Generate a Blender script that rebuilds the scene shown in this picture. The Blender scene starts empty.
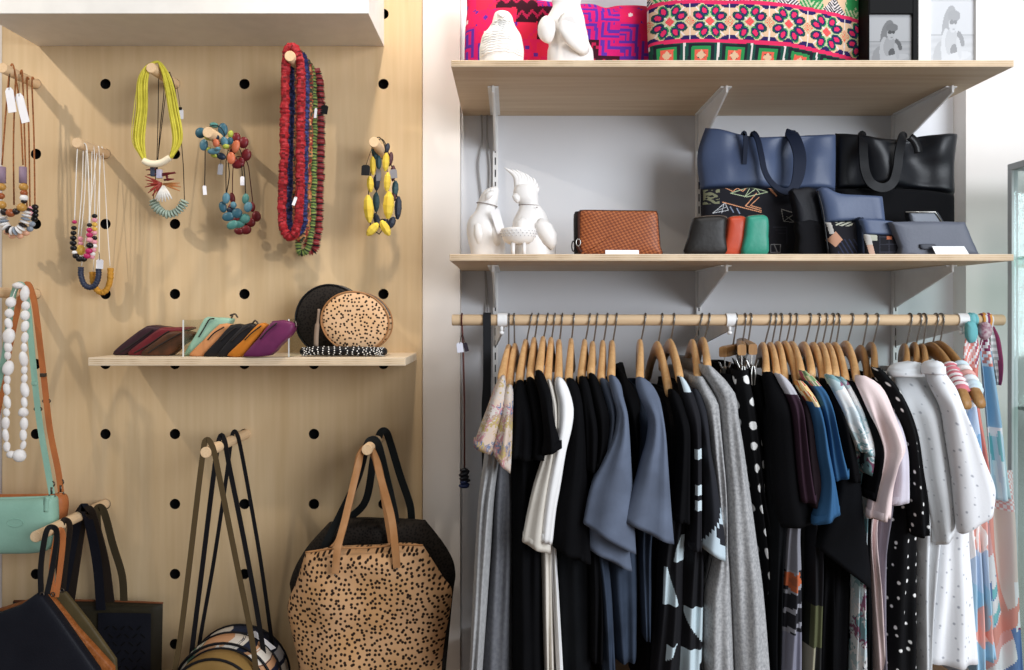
import bpy, bmesh, math, random
from mathutils import Vector, Matrix, noise
RND = random.Random(11)
SC = bpy.context.scene
COL = SC.collection
PI = math.pi
# pinhole used to read positions off the photograph: focal length in pixels, principal point, camera height
F, CX, CY, HC = 800.0, 511.0, 312.0, 1.5
DB = 1.78      # pegboard face
DP = 1.798     # front wall plane
DW = 1.85      # back of the shelving recess
DR = 1.56      # garment rail
def P(x, y, d): return Vector(((x - CX) / F * d, d, HC - (y - CY) / F * d))
def wx(x, d): return (x - CX) / F * d
def wz(y, d): return HC - (y - CY) / F * d
def lerp(a, b, t): return a + (b - a) * t
def sm(t):
    t = max(0.0, min(1.0, t)); return t * t * (3 - 2 * t)
def lin(h):
    if not isinstance(h, str): return tuple(h)
    h = h.lstrip('#'); o = []
    for i in (0, 2, 4):
        c = int(h[i:i + 2], 16) / 255
        o.append(c / 12.92 if c <= .04045 else ((c + .055) / 1.055) ** 2.4)
    return tuple(o)

# ------------------------------------------------------------------ materials
MATS = {}
def nodes(name, rough=.7, metal=0., spec=.4):
    m = bpy.data.materials.new(name); m.use_nodes = True
    nt = m.node_tree; b = nt.nodes['Principled BSDF']
    b.inputs['Roughness'].default_value = rough; b.inputs['Metallic'].default_value = metal
    b.inputs['Specular IOR Level'].default_value = spec * .6
    return m, nt, b
def N(nt, t, **kw):
    n = nt.nodes.new(t)
    for k, v in kw.items():
        if k in n.inputs: n.inputs[k].default_value = v
        else: setattr(n, k, v)
    return n
def bumpit(nt, b, scale, strength, coord='Object', stretch=None, dist=.002):
    tc = N(nt, 'ShaderNodeTexCoord'); mp = N(nt, 'ShaderNodeMapping')
    if stretch: mp.inputs['Scale'].default_value = stretch
    nz = N(nt, 'ShaderNodeTexNoise', Scale=scale, Detail=4.)
    bp = N(nt, 'ShaderNodeBump', Strength=strength, Distance=dist)
    nt.links.new(tc.outputs[coord], mp.inputs[0]); nt.links.new(mp.outputs[0], nz.inputs['Vector'])
    nt.links.new(nz.outputs['Fac'], bp.inputs['Height']); nt.links.new(bp.outputs[0], b.inputs['Normal'])
def mixcol(nt, fac, a, c):
    mx = N(nt, 'ShaderNodeMix', data_type='RGBA')
    for s, v in ((6, a), (7, c)):
        if hasattr(v, 'is_output'): nt.links.new(v, mx.inputs[s])
        else: mx.inputs[s].default_value = (*lin(v), 1)
    if hasattr(fac, 'is_output'): nt.links.new(fac, mx.inputs[0])
    else: mx.inputs[0].default_value = fac
    return mx.outputs[2]
def M(name, col, rough=.75, bump=.15, bscale=350., col2=None, vscale=25., metal=0., spec=.3, stretch=None):
    """plain material: two close tones mixed by noise, fine bump"""
    if name in MATS: return MATS[name]
    m, nt, b = nodes(name, rough, metal, spec)
    c = lin(col); c2 = lin(col2) if col2 else tuple(x * .94 for x in c)
    tc = N(nt, 'ShaderNodeTexCoord'); mp = N(nt, 'ShaderNodeMapping')
    if stretch: mp.inputs['Scale'].default_value = stretch
    nz = N(nt, 'ShaderNodeTexNoise', Scale=vscale, Detail=5.)
    nt.links.new(tc.outputs['Object'], mp.inputs[0]); nt.links.new(mp.outputs[0], nz.inputs['Vector'])
    rp = N(nt, 'ShaderNodeMapRange'); rp.inputs[1].default_value = .35; rp.inputs[2].default_value = .65
    nt.links.new(nz.outputs['Fac'], rp.inputs[0])
    nt.links.new(mixcol(nt, rp.outputs[0], c, c2), b.inputs['Base Color'])
    if bump: bumpit(nt, b, bscale, bump)
    MATS[name] = m; return m
def MWOOD(name, col, col2, axis='z', scale=1., rough=.55, contrast=(.3, .7)):
    if name in MATS: return MATS[name]
    m, nt, b = nodes(name, rough, 0, .35)
    tc = N(nt, 'ShaderNodeTexCoord'); mp = N(nt, 'ShaderNodeMapping')
    s = {'x': (.35, 6, 6), 'y': (6, .35, 6), 'z': (6, 6, .35)}[axis]
    mp.inputs['Scale'].default_value = tuple(v * scale for v in s)
    nt.links.new(tc.outputs['Object'], mp.inputs[0])
    n1 = N(nt, 'ShaderNodeTexNoise', Scale=1.6, Detail=3., Distortion=1.2)
    n2 = N(nt, 'ShaderNodeTexNoise', Scale=14., Detail=6.)
    for n in (n1, n2): nt.links.new(mp.outputs[0], n.inputs['Vector'])
    ad = N(nt, 'ShaderNodeMath', operation='MULTIPLY_ADD'); ad.inputs[1].default_value = .45
    nt.links.new(n2.outputs['Fac'], ad.inputs[0])
    m2 = N(nt, 'ShaderNodeMath', operation='MULTIPLY'); m2.inputs[1].default_value = .55
    nt.links.new(n1.outputs['Fac'], m2.inputs[0]); nt.links.new(m2.outputs[0], ad.inputs[2])
    rp = N(nt, 'ShaderNodeMapRange'); rp.inputs[1].default_value, rp.inputs[2].default_value = contrast
    nt.links.new(ad.outputs[0], rp.inputs[0])
    nt.links.new(mixcol(nt, rp.outputs[0], col, col2), b.inputs['Base Color'])
    bp = N(nt, 'ShaderNodeBump', Strength=.08, Distance=.002)
    nt.links.new(n2.outputs['Fac'], bp.inputs['Height']); nt.links.new(bp.outputs[0], b.inputs['Normal'])
    MATS[name] = m; return m
def MDOTS(name, ground, dot, scale, radius, rand=1., rough=.8, ground2=None, bump=.1, bscale=300., edge=.06, dot2=None):
    """spots on cloth or hair-on hide, laid out in the surface's own UVs (metres)"""
    if name in MATS: return MATS[name]
    m, nt, b = nodes(name, rough, 0, .25)
    tc = N(nt, 'ShaderNodeTexCoord')
    v = N(nt, 'ShaderNodeTexVoronoi', voronoi_dimensions='2D', Scale=scale, Randomness=rand)
    wn = N(nt, 'ShaderNodeTexNoise', Scale=scale * 1.5, Detail=2.)
    nt.links.new(tc.outputs['UV'], v.inputs['Vector']); nt.links.new(tc.outputs['UV'], wn.inputs['Vector'])
    ad = N(nt, 'ShaderNodeMath', operation='MULTIPLY_ADD'); ad.inputs[1].default_value = .25
    nt.links.new(wn.outputs['Fac'], ad.inputs[0]); nt.links.new(v.outputs['Distance'], ad.inputs[2])
    rp = N(nt, 'ShaderNodeMapRange'); rp.inputs[1].default_value = radius + .125 - edge; rp.inputs[2].default_value = radius + .125 + edge
    nt.links.new(ad.outputs[0], rp.inputs[0])
    g = ground
    if ground2:
        gn = N(nt, 'ShaderNodeTexNoise', Scale=14., Detail=2.); nt.links.new(tc.outputs['UV'], gn.inputs['Vector'])
        r2 = N(nt, 'ShaderNodeMapRange'); r2.inputs[1].default_value = .35; r2.inputs[2].default_value = .65
        nt.links.new(gn.outputs['Fac'], r2.inputs[0]); g = mixcol(nt, r2.outputs[0], ground, ground2)
    nt.links.new(mixcol(nt, rp.outputs[0], dot, g), b.inputs['Base Color'])
    if bump: bumpit(nt, b, bscale, bump)
    MATS[name] = m; return m
def MBLOTCH(name, cols, scale=18., rough=.85, vor=False, dist=1.5):
    """printed cloth: irregular patches of several colours in the cloth's own UVs"""
    if name in MATS: return MATS[name]
    m, nt, b = nodes(name, rough, 0, .2)
    tc = N(nt, 'ShaderNodeTexCoord')
    n0 = N(nt, 'ShaderNodeTexNoise', Scale=scale, Detail=2., Distortion=dist)
    nt.links.new(tc.outputs['UV'], n0.inputs['Vector'])
    src = n0.outputs['Fac']
    if vor:
        v = N(nt, 'ShaderNodeTexVoronoi', voronoi_dimensions='2D', Scale=scale, Randomness=1.)
        mx = N(nt, 'ShaderNodeMix', data_type='VECTOR'); mx.inputs[0].default_value = .06
        nt.links.new(tc.outputs['UV'], mx.inputs[4]); nt.links.new(n0.outputs['Color'], mx.inputs[5])
        nt.links.new(mx.outputs[1], v.inputs['Vector'])
        sp = N(nt, 'ShaderNodeSeparateColor'); nt.links.new(v.outputs['Color'], sp.inputs[0]); src = sp.outputs[0]
    cr = N(nt, 'ShaderNodeValToRGB'); cr.color_ramp.interpolation = 'CONSTANT' if vor else 'LINEAR'
    el = cr.color_ramp.elements; n = len(cols)
    lo, hi = (0., 1.) if vor else (.28, .72)
    for i, c in enumerate(cols):
        p = lo + (hi - lo) * i / n
        e = el[i] if i < 2 else el.new(p)
        e.position = p; e.color = (*lin(c), 1)
    nt.links.new(src, cr.inputs[0]); nt.links.new(cr.outputs[0], b.inputs['Base Color'])
    bumpit(nt, b, 300., .1)
    MATS[name] = m; return m
def MPAINT(name='printed_cloth', rough=.85, bump=.12, bscale=500., spec=.2):
    """surface whose own print is stored per face in the colour attribute Print"""
    if name in MATS: return MATS[name]
    m, nt, b = nodes(name, rough, 0, spec)
    a = N(nt, 'ShaderNodeAttribute', attribute_name='Print'); nt.links.new(a.outputs['Color'], b.inputs['Base Color'])
    if bump: bumpit(nt, b, bscale, bump)
    MATS[name] = m; return m
def MCLEAR(name, tint='#f4f8f8', gloss=.08):
    if name in MATS: return MATS[name]
    m = bpy.data.materials.new(name); m.use_nodes = True; nt = m.node_tree; nt.nodes.clear()
    o = N(nt, 'ShaderNodeOutputMaterial'); t = N(nt, 'ShaderNodeBsdfTransparent'); g = N(nt, 'ShaderNodeBsdfGlossy', Roughness=.05)
    t.inputs[0].default_value = (*lin(tint), 1)
    mx = N(nt, 'ShaderNodeMixShader'); mx.inputs[0].default_value = gloss
    nt.links.new(t.outputs[0], mx.inputs[1]); nt.links.new(g.outputs[0], mx.inputs[2])
    nt.links.new(mx.outputs[0], o.inputs[0]); MATS[name] = m; return m

# ------------------------------------------------------------------ mesh building
ORG = {}
def crom(pts, per=6, closed=False):
    n = len(pts); out = []
    if n < 3 and not closed:
        return [pts[0].lerp(pts[1], i / per) for i in range(per + 1)]
    rng = range(n) if closed else range(n - 1)
    for i in rng:
        p1, p2 = pts[i], pts[(i + 1) % n]
        p0 = pts[(i - 1) % n] if (closed or i > 0) else p1 + (p1 - p2)
        p3 = pts[(i + 2) % n] if (closed or i + 2 < n) else p2 + (p2 - p1)
        for k in range(per):
            t = k / per
            out.append(.5 * ((2 * p1) + (p2 - p0) * t + (2 * p0 - 5 * p1 + 4 * p2 - p3) * t * t + (3 * p1 - p0 - 3 * p2 + p3) * t ** 3))
    if not closed: out.append(pts[-1].copy())
    return out
def resample(pts, n, closed=False):
    q = list(pts) + ([pts[0]] if closed else [])
    L = [0.]
    for a, b in zip(q, q[1:]): L.append(L[-1] + (b - a).length)
    out = []; j = 0; m = n if closed else n - 1
    for i in range(n):
        s = L[-1] * i / m
        while j < len(q) - 2 and L[j + 1] < s: j += 1
        seg = L[j + 1] - L[j]
        out.append(q[j].lerp(q[j + 1], 0 if seg < 1e-9 else min(1, (s - L[j]) / seg)))
    return out
def plen(pts): return sum((b - a).length for a, b in zip(pts, pts[1:]))
class MB:
    def __init__(s): s.v = []; s.f = []; s.uv = []; s.c = []
    def add(s, v, f, uv=None, cols=None):
        o = len(s.v); s.v += [Vector(p) for p in v]; s.f += [tuple(i + o for i in q) for q in f]
        s.uv += uv if uv else [(p[0] + p[1] * .7, p[2]) for p in v]
        s.c += cols if cols else [None] * len(f)
        return s
    def box(s, a, b, bev=0.0, mtx=None, col=None):
        bm = bmesh.new(); bmesh.ops.create_cube(bm, size=1)
        a, b = Vector(a), Vector(b); c = (a + b) / 2; d = b - a
        for v in bm.verts: v.co = Vector((v.co.x * d.x, v.co.y * d.y, v.co.z * d.z))
        if bev: bmesh.ops.bevel(bm, geom=bm.edges[:], offset=bev, segments=2, affect='EDGES', profile=.5)
        bm.verts.index_update()
        vs = [(mtx @ v.co if mtx else v.co) + c for v in bm.verts]
        fs = [[v.index for v in f.verts] for f in bm.faces]; bm.free()
        return s.add(vs, fs, None, [col] * len(fs) if col else None)
    def loft(s, rings, cap0=False, cap1=False, closed=True, colf=None):
        n = len(rings[0]); m = n + 1 if closed else n
        vs = []; uv = []; fs = []; cs = []
        for r in rings:
            q = list(r) + ([r[0]] if closed else [])
            u = 0.
            for k, p in enumerate(q):
                if k: u += (q[k] - q[k - 1]).length
                vs.append(p); uv.append((u, p.z))
        for i in range(len(rings) - 1):
            for k in range(m - 1):
                fs.append((i * m + k, i * m + k + 1, (i + 1) * m + k + 1, (i + 1) * m + k))
                cs.append(colf(i, k) if colf else None)
        for on, i in ((cap0, 0), (cap1, len(rings) - 1)):
            if on:
                c = sum((Vector(p) for p in rings[i]), Vector()) / n
                vs.append(c); uv.append((0, c.z)); ci = len(vs) - 1
                for k in range(m - 1):
                    fs.append((i * m + k, ci, i * m + k + 1) if i == 0 else (i * m + k, i * m + k + 1, ci))
                    cs.append(colf(min(i, len(rings) - 2), k) if colf else None)
        return s.add(vs, fs, uv, cs)
    def tube(s, path, r, n=8, closed=False, colf=None, flat=None, caps=True):
        path = [Vector(p) for p in path]; m = len(path)
        rr = r if isinstance(r, (list, tuple)) else [r] * m
        rings = []; up = None
        for i, p in enumerate(path):
            a = path[(i - 1) % m] if (closed or i) else p
            b = path[(i + 1) % m] if (closed or i < m - 1) else p
            t = (b - a); t = t.normalized() if t.length > 1e-9 else Vector((0, 0, 1))
            if up is None:
                up = Vector((0, 1, 0)) if abs(t.y) < .9 else Vector((1, 0, 0))
            up = (up - t * up.dot(t))
            up = up.normalized() if up.length > 1e-6 else t.orthogonal().normalized()
            sd = t.cross(up)
            rings.append([p + (sd * math.cos(2 * PI * k / n) + up * math.sin(2 * PI * k / n) * (flat or 1)) * rr[i] for k in range(n)])
        if closed: rings.append(rings[0])
        return s.loft(rings, caps and not closed, caps and not closed, True, colf)
    def ribbon(s, path, w, th=.003, wd=None, taper=None):
        """strap: wd(i, t, frac) gives the width direction, default across the path as seen from the front"""
        m = len(path); rings = []
        for i, p in enumerate(path):
            t = (path[min(m - 1, i + 1)] - path[max(0, i - 1)]).normalized()
            fr = i / (m - 1)
            d = wd(i, t, fr) if wd else t.cross(Vector((0, 1, 0)))
            if d.length < 1e-5: d = Vector((1, 0, 0))
            d = d - t * d.dot(t); d = d.normalized() if d.length > 1e-5 else t.orthogonal().normalized()
            nn = d.cross(t).normalized(); ww = w * (taper(fr) if taper else 1) / 2
            rings.append([p + d * ww + nn * th / 2, p + d * ww * .92 + nn * th * .6, p - d * ww * .92 + nn * th * .6, p - d * ww + nn * th / 2,
                          p - d * ww - nn * th / 2, p + d * ww - nn * th / 2])
        return s.loft(rings, True, True)
    def ell(s, c, rx, ry, rz, rot=None, nu=12, nv=8, jit=0., col=None):
        vs = []; fs = []; c = Vector(c)
        for j in range(nv + 1):
            a = PI * j / nv
            for k in range(nu):
                b = 2 * PI * k / nu
                p = Vector((rx * math.sin(a) * math.cos(b), ry * math.sin(a) * math.sin(b), rz * math.cos(a)))
                if jit: p *= 1 + jit * noise.noise(p * 90 + c * 31)
                vs.append(c + (rot @ p if rot else p))
        for j in range(nv):
            for k in range(nu):
                q = (j * nu + k, j * nu + (k + 1) % nu, (j + 1) * nu + (k + 1) % nu, (j + 1) * nu + k)
                fs.append(q[::-1])
        return s.add(vs, fs, None, [col] * len(fs) if col else None)
    def puff(s, outline, d, th, p=2.4, lean=0., floor=None, smooth=4, wr=0., seed=0., yaw=0.):
        """a soft flat thing from its front outline (photo pixels at distance d): inflated to real thickness th"""
        o = [P(x, y, d) for x, y in outline]
        if smooth: o = crom(o, smooth, True)
        c = sum(o, Vector()) / len(o); zmin = min(v.z for v in o)
        sc = [1., .985, .95, .88, .76, .6, .4, .2]
        rings = []
        def at(q, k, sgn):
            w = th / 2 * (1 - k ** p) ** (1 / p)
            v = c + (q - c) * k
            wv = wr * noise.noise(Vector((v.x * 14 + seed, v.z * 14, sgn))) * (1 - k ** 4)
            y = d - sgn * w + wv + lean * (v.z - zmin) + yaw * (v.x - c.x)
            z = v.z if floor is None else max(v.z, floor)
            return Vector((v.x, y, z))
        for k in reversed(sc): rings.append([at(q, k, 1) for q in o])
        for k in sc[1:]: rings.append([at(q, k, -1) for q in o])
        n0 = len(s.v); s.loft(rings, True, True)
        for i in range(n0, len(s.v)): s.uv[i] = (s.v[i].x, s.v[i].z + (0 if s.v[i].y < d + lean * (s.v[i].z - zmin) else 3))
        return s
    def quilt(s, rows, d, th, nx=60, ny=40, paint=None, lean=0., floor=None, wr=0., pu=6., pv=6., seed=0., back=True, yaw=0., base=0.0):
        """soft sheet or cushion between stacked edge lines (photo pixels), front and back, printed by paint(x, y)"""
        rw = []
        for r in rows:
            q = [Vector((x, y, 0)) for x, y in r]; q = crom(q, 6) if len(q) > 2 else q
            rw.append(resample(q, nx + 1))
        nr = len(rw); g = []
        for j in range(ny + 1):
            t = j / ny * (nr - 1); a = min(int(t), nr - 2); fr = t - a
            if nr > 2:
                r0 = rw[max(a - 1, 0)]; r1 = rw[a]; r2 = rw[a + 1]; r3 = rw[min(a + 2, nr - 1)]
                line = []
                for k in range(nx + 1):
                    p0, p1, p2, p3 = r0[k], r1[k], r2[k], r3[k]
                    line.append(.5 * ((2 * p1) + (p2 - p0) * fr + (2 * p0 - 5 * p1 + 4 * p2 - p3) * fr * fr + (3 * p1 - p0 - 3 * p2 + p3) * fr ** 3))
                g.append(line)
            else: g.append([rw[a][k].lerp(rw[a + 1][k], fr) for k in range(nx + 1)])
        zmin = min(wz(p.y, d) for p in g[-1]); xm = sum(wx(p.x, d) for p in g[0]) / (nx + 1)
        for sgn in ((1, -1) if back else (1,)):
            vs = []; fs = []; cs = []; uv = []
            for j in range(ny + 1):
                for k in range(nx + 1):
                    q = g[j][k]; u, v = k / nx, j / ny
                    w = th / 2 * math.sqrt(max(0, (1 - abs(2 * u - 1) ** pu) * (1 - abs(2 * v - 1) ** pv)))
                    p = P(q.x, q.y, d)
                    wv = wr * noise.noise(Vector((p.x * 11 + seed, p.z * 11, sgn * 2.))) * min(1, 4 * min(u, 1 - u, v + .1, 1.1 - v) + .1)
                    z = p.z if floor is None else max(p.z, floor)
                    vs.append(Vector((p.x, d - sgn * (w + base) + wv + lean * (z - zmin) + yaw * (p.x - xm), z))); uv.append((p.x, p.z + (0 if sgn > 0 else 3)))
            m = nx + 1
            for j in range(ny):
                for k in range(nx):
                    q = (j * m + k, j * m + k + 1, (j + 1) * m + k + 1, (j + 1) * m + k)
                    fs.append(q[::-1] if sgn > 0 else q)
                    if paint:
                        a = (g[j][k] + g[j + 1][k + 1]) / 2; cs.append(paint(a.x, a.y))
                    else: cs.append(None)
            s.add(vs, fs, uv, cs)
        return s
    def prism(s, pts, ext, col=None):
        """polygon (world points) extruded by vector ext"""
        n = len(pts); a = [Vector(p) for p in pts]; e = Vector(ext)
        vs = a + [p + e for p in a]
        fs = [tuple(range(n)), tuple(range(2 * n - 1, n - 1, -1))] + [(i, i + n, (i + 1) % n + n, (i + 1) % n) for i in range(n)]
        return s.add(vs, fs, None, [col] * len(fs) if col else None)
    def build(s, name, mat, parent=None, smooth=True, solid=0., bevel=0., sub=0, angle=None):
        me = bpy.data.meshes.new(name)
        if parent is not None: org = ORG[parent.name]
        else:
            lo = [min(v[i] for v in s.v) for i in range(3)]; hi = [max(v[i] for v in s.v) for i in range(3)]
            org = Vector(((lo[0] + hi[0]) / 2, (lo[1] + hi[1]) / 2, lo[2]))
        me.from_pydata([tuple(v - org) for v in s.v], [], s.f)
        ul = me.uv_layers.new(name='UVMap')
        for l in me.loops: ul.data[l.index].uv = s.uv[l.vertex_index]
        if any(c is not None for c in s.c):
            ca = me.color_attributes.new('Print', 'FLOAT_COLOR', 'CORNER')
            for p in me.polygons:
                c = s.c[p.index] or (.5, .5, .5)
                for li in p.loop_indices: ca.data[li].color = (c[0], c[1], c[2], 1)
        bm = bmesh.new(); bm.from_mesh(me)
        bmesh.ops.recalc_face_normals(bm, faces=bm.faces[:]); bm.to_mesh(me); bm.free()
        me.materials.append(mat)
        if smooth:
            me.polygons.foreach_set('use_smooth', [True] * len(me.polygons))
            if angle:
                me.set_sharp_from_angle(angle=math.radians(angle))
        o = bpy.data.objects.new(name, me); COL.objects.link(o)
        ORG[o.name] = org
        if parent is not None: o.parent = parent
        else: o.location = org
        if solid:
            md = o.modifiers.new('cloth', 'SOLIDIFY'); md.thickness = solid; md.offset = -1
        if bevel:
            md = o.modifiers.new('edge', 'BEVEL'); md.width = bevel; md.segments = 2; md.limit_method = 'ANGLE'
        return o
def tag(o, label=None, cat=None, group=None, kind=None):
    if label: o['label'] = label
    if cat: o['category'] = cat
    if group: o['group'] = group
    if kind: o['kind'] = kind
    return o
def empty(name, loc, label, cat, group=None):
    o = bpy.data.objects.new(name, None); COL.objects.link(o); o.location = loc; o.empty_display_size = .03
    ORG[o.name] = Vector(loc)
    return tag(o, label, cat, group)
def part_label(o, label): o['label'] = label; return o
AMB = .37
LIGHTS_SPOT = [
    ('ceiling_spot_left', (-1.75, .75, 2.85), (-.80, 1.78, 1.95), 60, (1, .90, .78), 56, 1., .03),
    ('ceiling_spot_middle', (-.12, 1.15, 3.1), (-.27, 1.78, 1.9), 78, (1, .88, .75), 50, 1., .06),
    ('ceiling_spot_right', (.75, .45, 3.1), (.50, 1.75, 2.0), 50, (1, .97, .94), 60, 1., .25),
]
LIGHTS_AREA = [
    ('window_daylight', (3.0, -1.9, 2.3), (.4, 1.7, 1.6), 225, (.88, .93, 1), 2.6, 2.2),
]
# ------------------------------------------------------------------ camera, world, lights
cam = bpy.data.objects.new('camera', bpy.data.cameras.new('camera')); COL.objects.link(cam)
cam.location = (0, 0, HC); cam.rotation_euler = (PI / 2, 0, 0)
cam.data.sensor_width = 36; cam.data.lens = F / 1024 * 36
cam.data.shift_x = 1 / 1024; cam.data.shift_y = -23 / 1024; cam.data.clip_start = .05
SC.camera = cam
SC.view_settings.view_transform = 'Standard'; SC.view_settings.look = 'None'
SC.view_settings.gamma = 1; SC.view_settings.exposure = 0.0; SC.view_settings.use_curve_mapping = False
w = bpy.data.worlds.new('shop_daylight'); SC.world = w; w.use_nodes = True
w.node_tree.nodes['Background'].inputs[0].default_value = (.93, .96, 1, 1)
w.node_tree.nodes['Background'].inputs[1].default_value = AMB
def aim(o, tgt):
    o.rotation_euler = (Vector(tgt) - o.location).to_track_quat('-Z', 'Y').to_euler()
def spot(name, loc, tgt, power, col, size=65, blend=.5, rad=.03):
    l = bpy.data.lights.new(name, 'SPOT'); l.energy = power; l.color = col; l.spot_size = math.radians(size); l.spot_blend = blend; l.shadow_soft_size = rad
    o = bpy.data.objects.new(name, l); COL.objects.link(o); o.location = loc; aim(o, tgt); return o
def area(name, loc, tgt, power, col, sx, sy):
    l = bpy.data.lights.new(name, 'AREA'); l.shape = 'RECTANGLE'; l.size = sx; l.size_y = sy; l.energy = power; l.color = col
    o = bpy.data.objects.new(name, l); COL.objects.link(o); o.location = loc; aim(o, tgt); return o
for a in LIGHTS_SPOT: spot(*a)
for a in LIGHTS_AREA: area(*a)

# ------------------------------------------------------------------ room shell
m_wall = M('wall_paint', '#e4dfda', .9, .05, 400, '#e0dad4', 3)
m_recess = M('recess_paint', '#d8d8da', .9, .05, 400, '#d3d4d7', 3)
m_floor = MWOOD('floor_boards', '#8a6a4c', '#6d5138', 'y', 1.)
XL, XR = wx(460, DP), wx(966, DP)
def struct(name, mb, mat, **k):
    o = mb.build(name, mat, None, False, **k); o['kind'] = 'structure'; return o
struct('wall_left', MB().box((-3.2, DP, 0), (XL, DP + .12, 3.2)), m_wall)
struct('wall_right', MB().box((XR, DP, 0), (3.4, DP + .12, 3.2)), m_wall)
struct('wall_back', MB().box((XL - .02, DW, 0), (XR + .02, DW + .12, 3.2)), m_recess)
struct('floor', MB().box((-3.2, -3, -.05), (3.4, DP + .12, 0)), m_floor)

# ------------------------------------------------------------------ plywood pegboard with real holes
PX0, PDX = wx(36, DB), 69.5 / F * DB
PDZ = 70 / F * DB; PZ0 = wz(84, DB); HR = .0116
def hole(ci, rj): return (PX0 + ci * PDX, PZ0 - rj * PDZ)
mb = MB(); shade_mb = MB(); NS = 32; bx0 = wx(2, DB); bx1 = wx(422, DB)
for ci in range(6):
    for rj in range(-4, 9):
        hx, hz = hole(ci, rj)
        x0 = bx0 if ci == 0 else hx - PDX / 2; x1 = bx1 if ci == 5 else hx + PDX / 2
        z0, z1 = hz - PDZ / 2, hz + PDZ / 2
        sq = []; ci_ = []; ci2 = []
        for k in range(NS):
            a = 2 * PI * k / NS; c, s_ = math.cos(a), math.sin(a)
            m_ = max(abs(c), abs(s_)); qx, qz = c / m_, s_ / m_
            sq.append(Vector((hx + (qx * (x1 - hx) if qx > 0 else qx * (hx - x0)), DB, hz + qz * PDZ / 2)))
            ci_.append(Vector((hx + c * HR, DB, hz + s_ * HR))); ci2.append(Vector((hx + c * HR, DB + .0165, hz + s_ * HR)))
        mb.loft([sq, ci_]); shade_mb.loft([ci_, ci2])
pz0 = PZ0 - 8.5 * PDZ; pz1 = PZ0 + 4.5 * PDZ
mb.box((bx1 - .0005, DB, pz0), (bx1, DB + .0165, pz1)); mb.box((bx0, DB, pz0), (bx0 + .0005, DB + .0165, pz1))
m_ply = MWOOD('birch_plywood', '#d2b892', '#c1a47b', 'z', 1.)
board = mb.build('pegboard', m_ply, None, True, angle=30)
tag(board, 'pale birch plywood pegboard with rows of round black holes covering the left wall', 'pegboard')
shade_mb.build('hole_shade_walls', M('hole_shade_black', '#0a0807', .9, 0), board)  # plywood hole walls coloured black to paint in the shade inside
bk = MB().box((bx0, DB + .0166, pz0), (bx1, DB + .0178, pz1)).build('hole_shade_sheet', M('shade_sheet_black', '#070605', .9, 0), board, False)  # added black sheet standing in for the shade behind the holes
# ------------------------------------------------------------------ white box cupboard over the pegboard
bz = wz(13.5, 1.585)
o = MB().box((wx(-20, 1.585), 1.585, bz), (wx(368.5, 1.585), DB, bz + .42), .0012).build('wall_cupboard', M('white_laminate', '#e6e3dd', .5, 0), None, False)
tag(o, 'white box cupboard mounted high on the pegboard, above the necklaces', 'cupboard')

# ------------------------------------------------------------------ pegs
m_peg = MWOOD('peg_wood', '#e3c6a0', '#d1ae84', 'y', 3.)
m_pegend = M('peg_end_grain', '#ead3b8', .7, .1)
def peg(ci, rj, ln, label, r=.0108):
    hx, hz = hole(ci, rj)
    n = 24; mbp = MB()
    rings = [[Vector((hx + rr * math.cos(2 * PI * k / n), y, hz + rr * math.sin(2 * PI * k / n))) for k in range(n)]
             for rr, y in ((r - .001, DB - ln), (r, DB - ln + .0012), (r, DB - ln * .5), (r, DB + .012))]
    mbp.loft(rings, True, True)
    o = mbp.build('wooden_peg', m_peg, None, True, angle=40)
    return tag(o, label, 'peg', 'wooden pegs in the pegboard')
peg(0, 0, .118, 'short wooden peg at the far upper left holding brown bead necklaces')
peg(1, 1, .118, 'short wooden peg holding white-corded bead necklaces')
peg(2, 0, .118, 'short wooden peg under the cupboard holding the yellow cord necklace')
peg(3, 1, .215, 'wooden peg poking out of the cluster of teal and orange beads')
peg(4, 0, .195, 'wooden peg just under the cupboard holding the long red bead strands')
peg(5, 1, .125, 'short wooden peg holding the yellow stone necklace')
peg(0, 3, .215, 'wooden peg at the left edge holding the white shell necklace')
peg(0.99, 6, .26, 'long wooden peg at lower left carrying dark bag handles')
peg(3.02, 5, .235, 'wooden peg holding the thin olive and black bag straps')
peg(5, 5, .205, 'wooden peg holding the spotted tote handles')

# ------------------------------------------------------------------ shelves
m_edge = MWOOD('shelf_pine', '#dccab0', '#c0a585', 'x', .8)
m_edge2 = MWOOD('shelf_ply', '#e0d0b8', '#cfb898', 'x', 1.)
SD = 1.48; ST1 = wz(60, SD); ST2 = wz(254, SD)
def shelf(x0, x1, y0, y1, zt, th, label, mat):
    o = MB().box((x0, y0, zt - th), (x1, y1, zt), .0012).build('wooden_shelf', mat, None, False)
    # ply edge lines
    e = MB()
    for k in (1, 2, 3): e.box((x0 + .002, y0 - .0004, zt - th * k / 4 - .0005), (x1 - .002, y0 + .0004, zt - th * k / 4 + .0005))
    e.build('ply_edge_line', M('ply_line', '#a98a63', .8, 0, col2='#d8bf9b', vscale=30), o, False)
    return tag(o, label, 'shelf', 'timber shelves')
shelf(wx(451, SD), wx(1014, SD), SD, DW, ST1, .0125, 'upper wide pine shelf carrying cushions and photo frames', m_edge)
shelf(wx(449.5, SD), wx(1014, SD), SD, DW, ST2, .0125, 'lower wide pine shelf carrying bags, wallets and white birds', m_edge)
LD = 1.589; LZ = wz(357.5, LD)
shelf(wx(88, LD), wx(405.5, LD), LD, DB, LZ, .0165, 'narrow plywood shelf on the pegboard carrying purses and round bags', m_edge2)

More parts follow.
